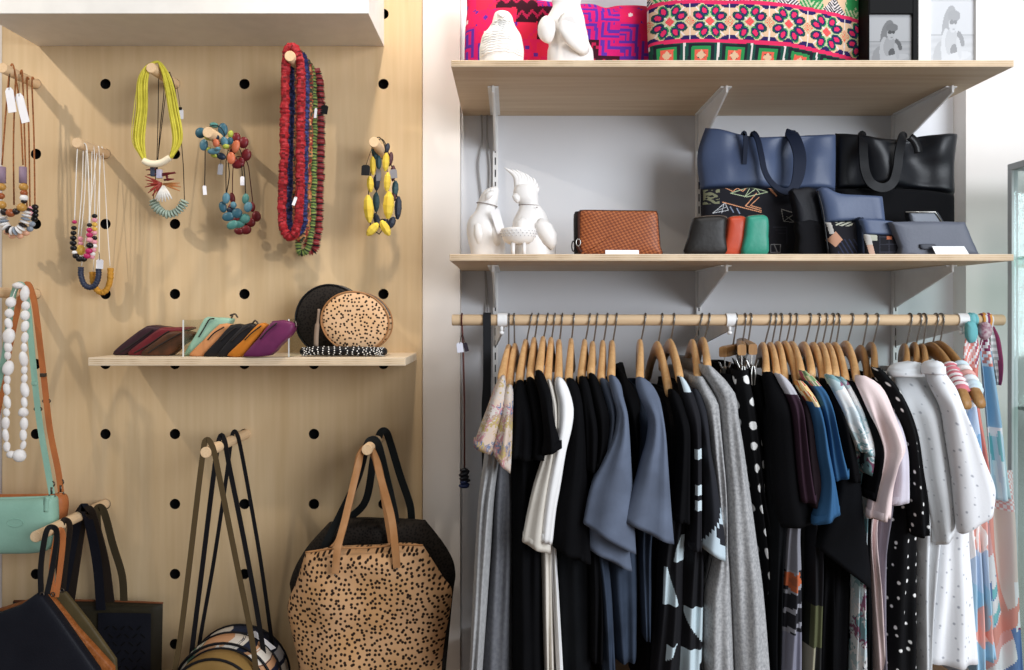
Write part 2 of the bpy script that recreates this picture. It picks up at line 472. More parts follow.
# slotted uprights and brackets
m_white = M('white_metal', '#e9e9e8', .45, 0, spec=.5)
m_slot = M('slot_dark', '#1a1a1c', .9, 0)
UPX = (-.036, .432, .884)
wor = ('left', 'middle', 'right'); by = ('beside the loose grey cables', 'behind the middle of the shelves', 'at the right end of the shelves')
for i, x in enumerate(UPX):
    u = MB().box((x - .006, DW - .012, .95), (x + .006, DW, 2.45), .001).build('shelf_upright', m_white, None, False)
    tag(u, 'white slotted metal upright ' + by[i], 'shelf upright', 'slotted uprights')
    s_ = MB(); z = .97
    while z < 2.43:
        for dx in (0.,): s_.box((x + dx - .0013, DW - .0124, z), (x + dx + .0013, DW - .0118, z + .017))
        z += .028
    s_.build('slot', m_slot, u, False)
    def bracket(zt, d0, h, label, cat='bracket'):
        pts = [Vector((x - .0025, DW - .013, zt)), Vector((x - .0025, d0, zt)), Vector((x - .0025, d0, zt - .014)), Vector((x - .0025, d0 + .04, zt - .026)), Vector((x - .0025, DW - .05, zt - h * .86)), Vector((x - .0025, DW - .013, zt - h))]
        o = MB().prism(pts, (.005, 0, 0)).build('shelf_bracket', m_white, None, False, bevel=.0008)
        lip = MB().box((x - .011, d0 + .005, zt - .003), (x + .011, DW - .02, zt - .0002)).build('flange', m_white, o, False)
        return tag(o, label, cat, 'white metal brackets')
    bracket(ST1 - .0127, 1.60, .085, 'white metal bracket under the %s part of the upper shelf' % wor[i])
    bracket(ST2 - .0127, 1.60, .085, 'white metal bracket under the %s part of the lower shelf' % wor[i])
# ------------------------------------------------------------------ garment rail
RZ = wz(320, DR); RR = .0108
rail = MB(); n = 20
rail.loft([[Vector((x, DR + rr * math.cos(2 * PI * k / n), RZ + rr * math.sin(2 * PI * k / n))) for k in range(n)]
           for rr, x in ((RR - .001, wx(452, DR)), (RR, wx(452.6, DR)), (RR, wx(730, DR)), (RR, wx(1002, DR)), (RR - .001, wx(1003, DR)))], True, True)
rail = rail.build('clothes_rail', MWOOD('rail_wood', '#d6bd9b', '#bfa17d', 'x', 2.), None, True, angle=40)
tag(rail, 'round timber clothes rail below the shelves carrying the hangers', 'clothes rail')
for i, (px, lab) in enumerate(((502.5, 'white rail holder at the left end beside the black strap'), (730.5, 'white rail holder in the middle above the clip hangers'), (961.5, 'white rail holder at the right end beside the knotted scarf'))):
    x = wx(px, DR); rt = empty('rail_holder', (x, DR, RZ), lab, 'rail holder', 'white rail holders')
    k_ = MB(); m_ = 24; wv = .0095
    ri = [[Vector((xx, DR + rr * math.cos(2 * PI * k / m_), RZ + rr * math.sin(2 * PI * k / m_))) for k in range(m_)]
          for rr, xx in ((RR + .0002, x - wv), (RR + .0028, x - wv), (RR + .0028, x + wv), (RR + .0002, x + wv))]
    k_.loft(ri).build('ring', m_white, rt, True, angle=40)
    MB().tube([Vector((x - .002, DR - .002, RZ - RR - .001)), Vector((x - .002, DR - .002, RZ - RR - .011))], .0035, 10).ell(Vector((x - .002, DR - .002, RZ - RR - .014)), .005, .005, .004).build('screw', m_white, rt)
    xb = UPX[i]
    pts = [Vector((x, DR + .006, RZ - RR - .002)), Vector((xb, DW - .013, RZ + .004)), Vector((xb, DW - .013, RZ - .062)), Vector((xb * .6 + x * .4, DW - .12, RZ - .045)), Vector((x, DR + .01, RZ - RR - .009))]
    MB().prism(pts, (.004, 0, 0)).build('arm', m_white, rt, False)
# loose cables in the recess
m_cab = M('cable_grey', '#a9a7a6', .6, 0)
for pts, lab in (([(481, 100), (482, 140), (478.5, 165), (482, 200), (484, 240), (486, 300), (484, 360), (486, 430), (483, 520), (484, 680)], 'thin grey cable hanging loose down the recess, the left of two'),
                 ([(488, 100), (487, 135), (490, 170), (488, 215), (485, 260), (488, 310), (487.5, 380), (483, 440), (486, 540), (485, 680)], 'thin grey cable hanging loose beside the slotted upright, the right of two')):
    o = MB().tube(crom([P(x, y, DW - .006) for x, y in pts], 6), .0022, 6).build('cable', m_cab); tag(o, lab, 'cable', 'loose cables')

# display cabinet just entering the frame at the right
cx0 = wx(1011.5, 1.66); t = empty('display_cabinet', (cx0 + .25, 1.5, 0), 'glass display cabinet with grey metal frame at the right edge', 'display cabinet')
m_al = M('brushed_aluminium', '#c2c5c5', .45, .05, metal=.2)
zt = wz(170, 1.66)
for xx in (cx0, cx0 + .5):
    for yy in (1.36, 1.66): MB().box((xx, yy, .06), (xx + .014, yy + .014, zt), .001).build('post', m_al, t, False)
MB().box((cx0, 1.36, zt), (cx0 + .514, 1.674, zt + .014), .001).build('top_frame', m_al, t, False)
MB().box((cx0, 1.36, 0), (cx0 + .514, 1.674, .06), .001).build('plinth', m_al, t, False)
m_gl = MCLEAR('cabinet_glass', '#f3f7f6')
MB().box((cx0 + .005, 1.375, .061), (cx0 + .009, 1.659, zt)).build('side_glass', m_gl, t, False)
MB().box((cx0 + .015, 1.364, .061), (cx0 + .499, 1.368, zt)).build('front_glass', m_gl, t, False)
MB().box((cx0 + .015, 1.668, .061), (cx0 + .499, 1.672, zt)).build('rear_glass', m_gl, t, False)
for py in (258, 413): MB().box((cx0 + .012, 1.375, wz(py, 1.6)), (cx0 + .5, 1.659, wz(py, 1.6) + .006)).build('glass_shelf', MCLEAR('shelf_glass', '#d9e8e2'), t, False)
# timber ledge under the clothes
lz = wz(650, 1.72)
t = empty('timber_bench', (wx(640, 1.7), 1.68, 0), 'low brown timber bench against the wall beneath the hanging clothes', 'bench')
m_br = MWOOD('brown_bench', '#8c6b4c', '#6e5038', 'x', 1.)
MB().box((XL + .03, 1.52, lz - .03), (XR - .03, DW - .002, lz), .002).build('bench_top', m_br, t, False)
for xx in (XL + .05, XR - .09): MB().box((xx, 1.54, 0), (xx + .04, DW - .01, lz - .0301), .001).build('leg', m_br, t, False)
# ------------------------------------------------------------------ hangers and garments on the rail
m_hang = MWOOD('hanger_wood', '#d9b07e', '#bd8d58', 'z', 2.5, .33)
m_hang2 = MWOOD('hanger_wood_brown', '#a9804f', '#87613c', 'z', 2.5, .4)
m_hook = M('hook_steel', '#8d8a86', .3, 0, metal=.9)
DT = 1.375
DH = 1.405
ARM = {}
HANGER_LOOK = 'wooden hangers on the rail'
def hook_mesh(xh, xn, zn):
    a = Vector((wx(xn, DR), DR, zn)); x1 = wx(xh, DR)
    pts = [a, Vector((lerp(a.x, x1, .25), DR - .004, zn + .012))]
    pts += [Vector((lerp(a.x, x1, .7), DR - .0125, RZ - .004))]
    for k in range(9):
        t = PI - PI * 1.15 * k / 8
        pts.append(Vector((lerp(lerp(a.x, x1, .8), x1, min(1, k / 3)), DR + .0128 * math.cos(t), RZ + .0128 * math.sin(t))))
    return MB().tube(crom(pts, 4), .0016, 7)
def hanger(xh, xn, yn, xt, yt, label, dt=DH, mat=None, w0=.0115, w1=.0155, tipr=1.):
    zn = wz(yn, DR); t = empty('wooden_hanger', (wx(xh, DR), DR, RZ), label, 'hanger', HANGER_LOOK)
    hook_mesh(xh, xn, zn - .008).build('hook', m_hook, t)
    nx_, tx = wx(xn, DR), wx(xt, dt); zt = wz(yt, dt); rings = []
    for i in range(27):
        s = -1 + 2 * i / 26; a = abs(s)
        c = Vector((nx_ + (tx - nx_) * a ** 1.15 * (1 if s < 0 else -.9), DR + s * (DR - dt), zn - .013 + (zt - zn + .013) * a ** 1.5))
        h = lerp(.0155, .0105, a ** 2); ww = lerp(w0, w1, a ** 1.5) / 2 * 1.0
        if a > .96: h *= .75; ww *= .8
        rings.append([c + Vector((ww * (abs(math.cos(q)) ** .7) * (1 if math.cos(q) > 0 else -1), 0, h * (abs(math.sin(q)) ** .8) * (1 if math.sin(q) > 0 else -1))) for q in [2 * PI * k / 14 for k in range(14)]])
    MB().loft(rings, True, True).build('shoulder_bar', mat or m_hang, t)
    ARM[t.name] = lambda s: Vector((nx_ + (tx - nx_) * s ** 1.15, DR - s * (DR - dt), zn - .013 + (zt - zn + .013) * s ** 1.5))
    return t
def rowat(rows, y):
    if y <= rows[0][0]: return rows[0][1], rows[0][2]
    for i in range(len(rows) - 1):
        a, b = rows[i], rows[i + 1]
        if y <= b[0]:
            t = (y - a[0]) / (b[0] - a[0]); p = rows[i - 1] if i else a; q = rows[i + 2] if i + 2 < len(rows) else b
            o = []
            for k in (1, 2):
                m0 = (b[k] - p[k]) / max(1e-6, b[0] - p[0]) * (b[0] - a[0]); m1 = (q[k] - a[k]) / max(1e-6, q[0] - a[0]) * (b[0] - a[0])
                t2, t3 = t * t, t * t * t
                o.append((2 * t3 - 3 * t2 + 1) * a[k] + (t3 - 2 * t2 + t) * m0 + (-2 * t3 + 3 * t2) * b[k] + (t3 - t2) * m1)
            return o[0], max(o[1], o[0] + 1.5)
    return rows[-1][1], rows[-1][2]
def body_mesh(rows, xn, dn=DT, dtop=None, ramp=40, fold=.007, nf=2.2, seed=0., paint=None, step=7, rc=.035, hem=0., far=None, captop=False):
    """garment body on its hanger: a closed flat tube of cloth from the near edge back to the far shoulder"""
    mb = MB(); y0, y1 = rows[0][0], rows[-1][0]; n = max(8, int((y1 - y0) / (step if not paint else 2))); rings = []; xr = wx(xn, DR)
    NC, NS_ = (80 if paint else 24), 10
    for i in range(n + 1):
        y = y0 + (y1 - y0) * i / n; xl, xr_ = rowat(rows, y)
        k = sm((y - y0) / ramp) if dtop else 1
        d = lerp(dtop or dn, dn, k); df = far if far else 2 * DR - d
        x0, x1 = wx(xl, d), wx(xr_, d); xc = (x0 + x1) / 2; hw = max(.002, (x1 - x0) / 2); hf = min(hw, .016)
        xf = xr + .25 * (xc - xr); z = wz(y, d); q = []
        grow = sm((y - y0) / 120)
        for c in range(NC + 1):
            f = -PI / 2 + PI * c / NC; a = math.sin(f)
            ph = seed * 5.1 + y * .006 * (1 + .5 * math.sin(seed * 3))
            dep = rc * (1 - math.cos(f)) + fold * grow * math.cos(f) * (math.sin(nf * PI * a + ph) + .5 * math.sin(nf * 2.3 * a + ph * 2.1 + y * .02))
            zz = z - hem * a * sm((y - y1 + 60) / 60) / F * d
            q.append(Vector((xc + hw * a, d + dep, zz)))
        for c in range(1, NS_ + 1):
            t = c / (NS_ + 1); q.append(Vector((lerp(x1, xf + hf, t) + .004 * grow * math.sin(t * 14 + seed * 3 + y * .01), lerp(d + rc, df - .015, t), z)))
        for c in range(9):
            f = PI / 2 - PI * c / 8; q.append(Vector((xf + hf * math.sin(f), df - .015 + .015 * math.cos(f), z)))
        for c in range(1, NS_ + 1):
            t = 1 - c / (NS_ + 1); q.append(Vector((lerp(x0, xf - hf, t) + .004 * grow * math.sin(t * 13 + seed * 2 + y * .011), lerp(d + rc, df - .015, t), z)))
        rings.append(q)
    colf = None
    if paint:
        def colf(i, k):
            y = y0 + (y1 - y0) * (i + .5) / n
            a = math.sin(-PI / 2 + PI * (k + .5) / NC) if k < NC else 1.2 + (k - NC) * .3
            return paint(a, y)
    mb.loft(rings, captop, False, True, colf)
    return mb
def sleeve_mesh(rows, skew=0., ds=DT - .012, dtop=None, ramp=45, rs=.026, fold=.0035, nf=1.5, seed=0., paint=None, step=5, band=14, open_top=False):
    """short sleeve or hanging shoulder panel: tapering tube open at the hem, its top closed over the hanger"""
    mb = MB(); y0, y1 = rows[0][0], rows[-1][0]; n = max(8, int((y1 - y0) / step)); rings = []; M_ = 32 if not paint else 110
    if paint: step = 2
    for i in range(n + 1):
        y = y0 + (y1 - y0) * i / n; xl, xr_ = rowat(rows, y); k = sm((y - y0) / ramp)
        d = lerp(dtop if dtop else ds + .022, ds, k); x0, x1 = wx(xl, d), wx(xr_, d); xc = (x0 + x1) / 2; hw = (x1 - x0) / 2
        z = wz(y, d); rr = lerp(.0175, rs, k); g = sm((y - y0) / 60); q = []
        rmp = sm(1 - (y1 - y) / max(30., (y1 - y0) * .6))
        sq = .99 if band and abs(y1 - y - band) < step * .6 else 1.
        top = (.72, .93)[i] if i < 2 else 1.
        for c in range(M_):
            f = 2 * PI * c / M_; a = math.copysign(abs(math.cos(f)) ** .8, math.cos(f)); b = math.copysign(abs(math.sin(f)) ** .5, math.sin(f))
            ph = seed * 4.3 + y * .012
            dep = -b * rr * top * sq * (1 - .35 * a * a) - (fold * g * (math.sin(nf * PI * a + ph) + .6 * math.sin(nf * 4.1 * a - ph * 1.4 + y * .03)) * (b if b > 0 else 0))
            q.append(Vector((xc + hw * a * top, d + dep, z - skew / 2 * a * rmp / F * d + (0 if i else -.002 * abs(a)))))
        rings.append(q)
    # folded-in hem
    last = rings[-1]; c0 = sum(last, Vector()) / M_
    rings.append([c0 + (p - c0) * .93 + Vector((0, 0, .0015)) for p in last])
    rings.append([c0 + (p - c0) * .9 + Vector((0, 0, .014)) for p in last])
    colf = None
    if paint:
        def colf(i, k):
            y = y0 + (y1 - y0) * min(1, (i + .5) / n); return paint(math.cos(2 * PI * (k + .5) / M_), y)
    mb.loft(rings, not open_top, False, True, colf)
    return mb
CL = {}
def cloth(name, col, col2=None, rough=.9, bump=.25, bs=600, vs=14): return M('cloth_' + name, col, rough, bump, bs, col2, vs, spec=.12)
k_black = cloth('black', '#0d0d0f', '#0a0a0c'); k_black2 = cloth('soft_black', '#121315', '#0d0e10'); k_char = cloth('charcoal', '#2c2f38', '#23252c')
k_slate = cloth('slate_blue', '#667083', '#586070', bs=900); k_dslate = cloth('dark_slate', '#3a4454', '#2d3542')
k_grey = cloth('heather_grey', '#b1b1b1', '#8f9091', vs=220); k_jersey = cloth('grey_jersey', '#a6a6a6', '#949494', vs=150); k_jersey2 = cloth('dark_jersey', '#6d6e72', '#606166', vs=150)
k_cream = cloth('cream', '#dcd6cb', '#cfc9be'); k_white = cloth('white', '#efeeec', '#e4e3e2'); k_pink = cloth('blush', '#ecd9d6', '#e0cbc9')
k_lilac = cloth('lilac_white', '#dcd9e3', '#cfccd8'); k_plum = cloth('plum', '#3a2733', '#2c1f28'); k_maroon = cloth('maroon_black', '#2c2226', '#231c20')
k_blue = cloth('blue', '#345c82', '#2c5073'); k_lav = cloth('mauve_grey', '#8b8590', '#7b7681')
k_floral = MBLOTCH('floral_pale', ['#cdb8a6', '#c4b9b0', '#b9868a', '#cbb9ac', '#6f7d98', '#c6beb8', '#b5a06a', '#a88f7e', '#c9c0b8'], 85, vor=True)
k_collage = MBLOTCH('painted_floral', ['#d8dfe0', '#7fa3a8', '#e8e6e4', '#3a4048', '#c9d4d8', '#8b5a72', '#dfe3e4', '#b4c8cb', '#e4e2e0'], 48, vor=True)
k_fcol = MBLOTCH('collar_floral', ['#e0c27a', '#c8372f', '#efdcc0', '#d98a3a', '#e9d9a8', '#8f2f2c'], 45, vor=True)
k_gcol = MBLOTCH('collar_green', ['#8fa877', '#d8d2a8', '#b7566b', '#a9b98c', '#e2d7c4', '#5d7a5a'], 45, vor=True)
k_abst = MBLOTCH('abstract_pastel', ['#dfe6ea', '#9fc3d8', '#e9e4e2', '#e3a79c', '#b7c8dc', '#efe9e6', '#7fa9cc'], 17, vor=True)
k_pdots = MDOTS('big_dots', '#0c0c0e', '#e6e6e4', 27, .2, .3, .9, edge=.02)
k_sdots = MDOTS('small_dots', '#0c0c0e', '#e6e5e2', 40, .11, .75, .9, edge=.03)
k_wdots = MDOTS('shirt_dots', '#e4e5e7', '#a3a6ad', 46, .075, .9, .85, edge=.05)
k_wdots2 = MDOTS('shirt_dots_cool', '#dadddf', '#a5aab0', 44, .065, .9, .85, edge=.05)
def wrap(t, nm, mb, mat, solid=.0012): return mb.build(nm, mat, t, True, solid=solid)
GR = 'garments on the clothes rail'
def garment(nm, label, cat, hk, body, mat, sleeve=None, skew=0., smat=None, ds=None, seed=0., hlabel=None, paint=None, spaint=None, bdn=None, btop=None, hmat=None, fold=.0035, rs=.026, bfold=.0055, extra=None, hem=0., dt=DH, collar=None, bcap=False, bstep=7, bramp=40):
    xh, xn, yn, xt, yt = hk
    short = label
    hanger(xh, xn, yn, xt, yt, hlabel or ('hanger of the ' + short), dt=dt, mat=hmat)
    t = empty(nm, (wx(xn, DR), DR, wz(yt, DR)), label, cat, GR)
    mp = MPAINT()
    if body: wrap(t, 'body', body_mesh(body, xn, bdn or DT, btop or (DR - .09), seed=seed, paint=paint, fold=bfold, hem=hem, captop=bcap, ramp=bramp), mp if paint else mat)
    if sleeve: wrap(t, 'sleeve', sleeve_mesh(sleeve, skew, ds or (DT - .012), seed=seed, paint=spaint, fold=fold, rs=rs), mp if spaint else (smat or mat))
    if collar:
        wrap(t, 'collar', sleeve_mesh(collar, 0, (ds or DT) - .006, (ds or DT) + .004, ramp=12, rs=.026, fold=.001, step=1.5, band=0), smat or mat)
    if extra: extra(t)
    return t
TOP = 'top'; B = 690
# --- left to right along the rail
garment('floral_sleeved_cardigan', 'grey jersey cardigan with pale floral sleeve, leftmost garment on the rail', 'cardigan', (509, 508.7, 345, 501, 381),
        [(385, 497, 506), (430, 486, 503), (455, 484, 500), (500, 478, 494), (560, 474, 490), (620, 471, 486), (B, 468, 481)], k_jersey,
        [(375, 500, 506), (388, 494, 506), (405, 488, 504), (425, 481, 500), (450, 473.5, 493)], 9, k_floral, seed=1, ds=DT - .02)
garment('floral_sleeved_blouse', 'grey jersey top with pale floral sleeve, second garment from the left end', 'top', (514, 514.8, 344, 508.5, 388),
        [(390, 503, 513), (430, 496, 513), (460, 492, 514), (500, 489, 514), (560, 488, 514), (B, 479, 513)], k_jersey2,
        [(384, 506, 513), (395, 503, 513.5), (410, 501.5, 513), (430, 498, 512.5), (450, 494, 511.5), (463, 492.5, 510.5)], 20, k_floral, seed=2, bdn=DT + .03, ds=DT - .024)
garment('black_blouse', 'black short sleeved top, first of the black ones beside the floral sleeves', TOP, (532, 525.6, 340, 519, 384),
        [(388, 513, 525), (430, 511, 536), (480, 512, 540), (560, 513, 543), (B, 513, 546)], k_black,
        [(380, 515.5, 524.5), (393, 513, 527), (410, 513, 531.5), (430, 512.5, 534), (458, 510.5, 533)], 3, None, seed=3)
garment('black_blouse', 'black short sleeved top, second of the black ones from the left', TOP, (538.5, 534, 338, 530, 380),
        [(385, 526, 535), (430, 528, 545), (500, 530, 545), (600, 528, 546), (B, 526, 548)], k_black2,
        [(377, 525.5, 534.5), (392, 528, 539), (407, 530, 543), (430, 532, 548), (458, 531, 547)], 2, k_black, seed=4, bdn=DT + .03)
garment('black_tee', 'black tee with a flared sleeve lying over the cream and white tops', 'tee', (548, 543, 337, 539, 373),
        [(378, 535, 542), (430, 540, 551), (500, 538, 552), (600, 534, 548), (B, 532, 548)], k_black,
        [(370, 534, 543), (382, 536, 547), (395, 539, 551.5), (416, 542, 553.5), (434, 543.5, 557), (451, 541.5, 562)], -8, None, seed=5, ds=DT - .04, bdn=DT + .03)
garment('cream_blouse', 'cream linen short sleeved top half under the flared black sleeve', TOP, (555, 551, 338, 547.5, 381),
        [(386, 546, 552), (430, 549, 560), (480, 540, 556), (560, 541, 555), (620, 542.5, 555), (B, 545, 556)], k_cream,
        [(379, 546, 551.5), (393, 548.5, 555), (408, 550, 557.5), (430, 548.5, 558), (456, 542.5, 556), (485, 534, 553), (515, 527.5, 550.5), (546, 522, 551)], 12, None, seed=6, ds=DT - .013)
garment('white_blouse', 'white linen short sleeved top between the cream and black tops', TOP, (562.5, 559, 340, 558.5, 380),
        [(386, 556, 563), (430, 556, 570), (480, 552, 562), (550, 550, 557.5), (600, 552, 560), (B, 557, 565)], k_white,
        [(377, 554.5, 563.5), (386, 554.5, 567.5), (400, 557.5, 572), (412, 557.5, 573.5), (428, 556, 571.5), (450, 553, 566), (483, 546.5, 560.5), (508, 543, 556), (540, 540, 552.5)], 3, None, seed=7, ds=DT - .022)
garment('black_dress', 'black short sleeved dress just right of the white linen top', 'dress', (574, 571, 339, 568.5, 382),
        [(386, 566, 576), (430, 568, 586), (500, 560, 588), (570, 558.5, 592), (B, 562, 593)], k_black2,
        [(378, 565, 575), (390, 567, 580), (405, 569.5, 584), (438, 567, 586), (472, 562, 587), (505, 556.5, 588.5), (554, 552.5, 591)], 17, k_black, seed=8, bdn=DT + .012)
garment('black_blouse', 'long black top, left of two before the slate stacked hems', TOP, (590, 584.5, 340, 581, 380),
        [(384, 579, 588), (420, 583, 598), (470, 586, 599), (540, 588, 602), (600, 590, 606), (664, 591, 606)], k_black,
        [(376, 578, 587), (390, 580, 591), (405, 582, 594), (430, 584, 598.5), (470, 585.5, 597)], 3, None, seed=9)
garment('black_blouse', 'plain black top, right of two before the slate stacked hems', TOP, (597.5, 592.6, 342, 590.7, 375),
        [(384, 588, 597), (420, 594, 608), (470, 592, 606), (540, 594, 612), (600, 596, 612), (B, 598, 614)], k_black2,
        [(373, 587.5, 595.5), (385, 589.5, 600), (397, 592, 604), (416, 595, 609), (440, 597, 607.5), (470, 594, 602)], 3, k_black, seed=10, bdn=DT + .03)
garment('slate_blouse', 'slate blue top with the lower of the two stacked hems', TOP, (607.6, 602.7, 341, 601, 382),
        [(388, 600, 608), (430, 603, 614), (480, 598, 612), (540, 592, 609), (600, 598, 614), (B, 605, 618)], k_dslate,
        [(378, 599, 607), (390, 601.5, 612), (403, 605.5, 615.5), (418, 607.5, 616.5), (440, 604, 615), (461, 598, 612), (490, 591, 616), (520, 583.5, 626), (556, 580.5, 632)], 28, k_slate, seed=11, ds=DT - .004, fold=.003)
garment('slate_blouse', 'slate blue top with the upper of the two stacked hems', TOP, (616.7, 612, 341, 611, 378),
        [(384, 608, 617), (430, 612, 628), (500, 608, 636), (570, 604, 640), (620, 610, 640), (664, 616, 639)], k_dslate,
        [(375, 607.5, 616.5), (385, 610, 621), (396, 612.5, 623), (412, 617, 627), (425, 616, 628.5), (438, 613, 629.5), (461, 603.5, 631), (490, 592, 633), (538, 583, 636)], 31, k_slate, seed=12, ds=DT - .035, bdn=DT + .012, fold=.004)
def lining(t):
    wrap(t, 'underlayer', body_mesh([(366, 615, 619), (376, 617, 626), (395, 620, 640), (430, 627, 648), (480, 632, 650), (540, 634, 664), (B, 640, 666)], 628, DT + .05, DR - .06, seed=3.3), k_black)
garment('slate_blouse', 'slate blue short sleeved top with a black underlayer, the wide separate one', TOP, (645.4, 640, 340, 639.6, 381),
        [(386, 636, 647), (430, 644, 664), (480, 640, 664), (545, 640, 655), (600, 642, 654), (642, 645, 653)], k_dslate,
        [(377, 634.5, 646), (386, 636, 653), (398, 640, 659), (416, 648, 662.5), (438, 647, 665.5), (461, 641, 667.5), (490, 634, 670), (531, 621.5, 674)], 25, k_slate, seed=13, ds=DT - .04, extra=lining, bdn=DT + .01, fold=.004)
def patch_a(a, y):
    W_, K = (.50, .60, .64), (.012, .012, .014)
    if a > 1: return K
    u = (a + 1) / 2
    def inq(y0, y1, f): return y0 < y < y1 and f((y - y0) / (y1 - y0))
    if inq(536, 563, lambda t: u > .45 + .25 * (1 - t) ** 3 and u < .98): return W_
    if inq(568, 606, lambda t: .08 < u < .2 + .5 * t): return W_
    if inq(646, 664, lambda t: .35 < u < .8 - .5 * t): return W_
    return K
def patch_b(a, y):
    W_, K = (.50, .60, .64), (.012, .012, .014)
    if a > 1: return K
    u = (a + 1) / 2
    if 607 < y < 647 and u > .12 + .88 * max(0, (y - 612) / 35) ** 1.6: return W_
    if y > 649 and u > .05 + .0 * y and not (u > .75 and y > 664): return W_
    return K
def patch_s(a, y):
    W_, K = (.50, .60, .66), (.020, .021, .026)
    u = (a + 1) / 2
    if y > 503 and u > .92 - 1.05 * ((y - 503) / 52) ** .9 and a < 1:
        if (u - .98) ** 2 * 500 + (y - 528) ** 2 < 130: return K
        return W_
    return K
def patch_t(a, y):
    W_, K = (.55, .64, .68), (.014, .014, .017)
    u = (a + 1) / 2
    if u > .22 and u < .95:
        if 448 < y < 459: return W_
        if 480 < y < 490 or 497 < y < 507: return W_
    if y < 392 and .25 < u < .75: return W_
    return K
garment('patterned_dress', 'black dress with pale curved patches right of the separate slate top', 'dress', (662.3, 657.4, 342, 669, 393),
        [(392, 667, 676), (430, 676, 690), (500, 672, 690), (560, 664, 687), (620, 661, 686), (B, 654, 682)], k_black,
        [(389, 667, 676), (400, 669, 682), (415, 673, 686.5), (430, 675.5, 689), (460, 675, 689), (520, 671, 689)], 4, k_black, seed=14, paint=patch_a)
garment('patterned_tunic', 'charcoal tunic with pale geometric patches and a black and white sleeve hem', 'tunic', (674, 670, 339.6, 680, 380),
        [(384, 678, 690), (430, 688, 703), (500, 690, 706), (560, 685, 707), (620, 682, 707), (B, 679, 706)], k_black,
        [(388, 689, 698), (400, 691, 704), (420, 695, 707), (450, 699, 710), (475, 701, 715), (505, 702.5, 720), (530, 702, 724), (553, 700, 725)], 15, None, seed=15, paint=patch_b, spaint=patch_s, ds=DT - .0,
        extra=lambda t: wrap(t, 'front_panel', sleeve_mesh([(376, 676, 684), (389, 679, 691), (416, 686, 699), (440, 689.5, 700), (505, 690.5, 700), (548, 689, 700)], 2, DT - .006, seed=15.5, paint=patch_t), MPAINT()))
garment('grey_knit', 'light grey knitted dress, left of the pair beside the clip hangers', 'knitted dress', (702, 692.4, 340, 698, 381),
        [(377, 695, 705.5), (381, 694, 708.5), (388, 697, 714), (396, 701, 718.5), (405, 705, 722.5), (427, 709.5, 724.5), (455, 712.5, 727), (485, 716, 729.5), (515, 719, 730.5), (545, 720, 731), (572, 715, 734), (600, 708.5, 736), (B, 708, 739)], k_grey,
        None, seed=16, bdn=DT - .012, btop=DT + .012, bcap=True, bramp=30, bfold=.004)
garment('grey_knit', 'light grey knitted dress, right of the pair beside the clip hangers', 'knitted dress', (709.3, 703, 338, 707.5, 369),
        [(366, 705, 713.5), (370, 704.5, 718), (376, 707, 725), (383, 712, 731), (396, 719.5, 740), (418, 723, 743), (450, 725.5, 748.5), (490, 729, 754), (540, 731, 761), (600, 735, 769), (B, 740, 776)], k_grey,
        None, seed=17, bdn=DT - .018, btop=DT + .008, bcap=True, bramp=30, bfold=.004)
# --- skirts on clip hangers
m_clip = M('clip_steel', '#b9b7b2', .3, 0, metal=.85)
def clip_hanger(xh, xe, ye, rows, label, slabel, seed, mat, dn=DT + .03, dn2=DR - .165):
    zn = wz(345, DR); t = empty('clip_hanger', (wx(xh, DR), DR, RZ), label, 'hanger', 'clip hangers on the rail')
    hook_mesh(xh, xh - 4, zn - .006).build('hook', m_hook, t)
    a = Vector((wx(xe, dn2), dn2, wz(ye, dn2))); c = Vector((wx(xh - 4, DR), DR, zn - .012)); bb = c + (c - a) * 1.; bb.z = a.z
    rings = []
    for i in range(9):
        s = i / 8; q = a.lerp(bb, s); hw, hh = .0085, .0105
        if i in (0, 8): hw *= .9; hh *= .9
        rings.append([q + Vector((hw * math.copysign(abs(math.cos(f)) ** .4, math.cos(f)), 0, hh * math.copysign(abs(math.sin(f)) ** .4, math.sin(f)))) for f in [2 * PI * k / 16 for k in range(16)]])
    MB().loft(rings, True, True).build('bar', m_hang2, t, True, angle=50)
    for fr in (.1, .86):
        q = a.lerp(bb, fr); cm = MB()
        cm.tube([q + Vector((0, 0, -.010)), q + Vector((0, 0, -.028))], .0012, 6)
        for s in (-1, 1):
            cm.prism([q + Vector((s * .001, -.011, -.030)), q + Vector((s * .001, .011, -.030)), q + Vector((s * .003, .012, -.045)), q + Vector((s * .0015, .010, -.064)), q + Vector((s * .0015, -.010, -.064)), q + Vector((s * .003, -.012, -.045))], (s * .0014, 0, 0))
            cm.prism([q + Vector((s * .002, -.007, -.040)), q + Vector((s * .002, .007, -.040)), q + Vector((s * .010, .006, -.020)), q + Vector((s * .010, -.006, -.020))], (s * .001, 0, .001))
        cm.ell(q + Vector((0, 0, -.031)), .0035, .012, .0035).build('clip', m_clip, t, False)
    g = empty('skirt', (wx(xh - 4, DR), DR, wz(375, DR)), slabel, 'skirt', GR)
    wrap(g, 'body', body_mesh(rows, xh - 4, dn, dn + .015, ramp=10, seed=seed, fold=.006, nf=3), mat)
    wrap(g, 'waistband', body_mesh([(rows[0][0] - 4, rows[0][1] - .6, rows[0][2] + .6), (rows[0][0] + 6, rows[0][1] - .8, rows[0][2] + .8)], xh - 4, dn + .01, seed=seed, fold=.001, step=2), mat)
clip_hanger(736, 723, 352, [(378, 724, 738), (410, 738, 750), (450, 744, 757), (490, 750, 762), (560, 757, 770), (B, 768, 782)], 'wooden clip hanger, leftmost of the three in the middle of the rail', 'black skirt on the leftmost clip hanger beside the grey knits', 21, k_black, DT + .045, 1.48)
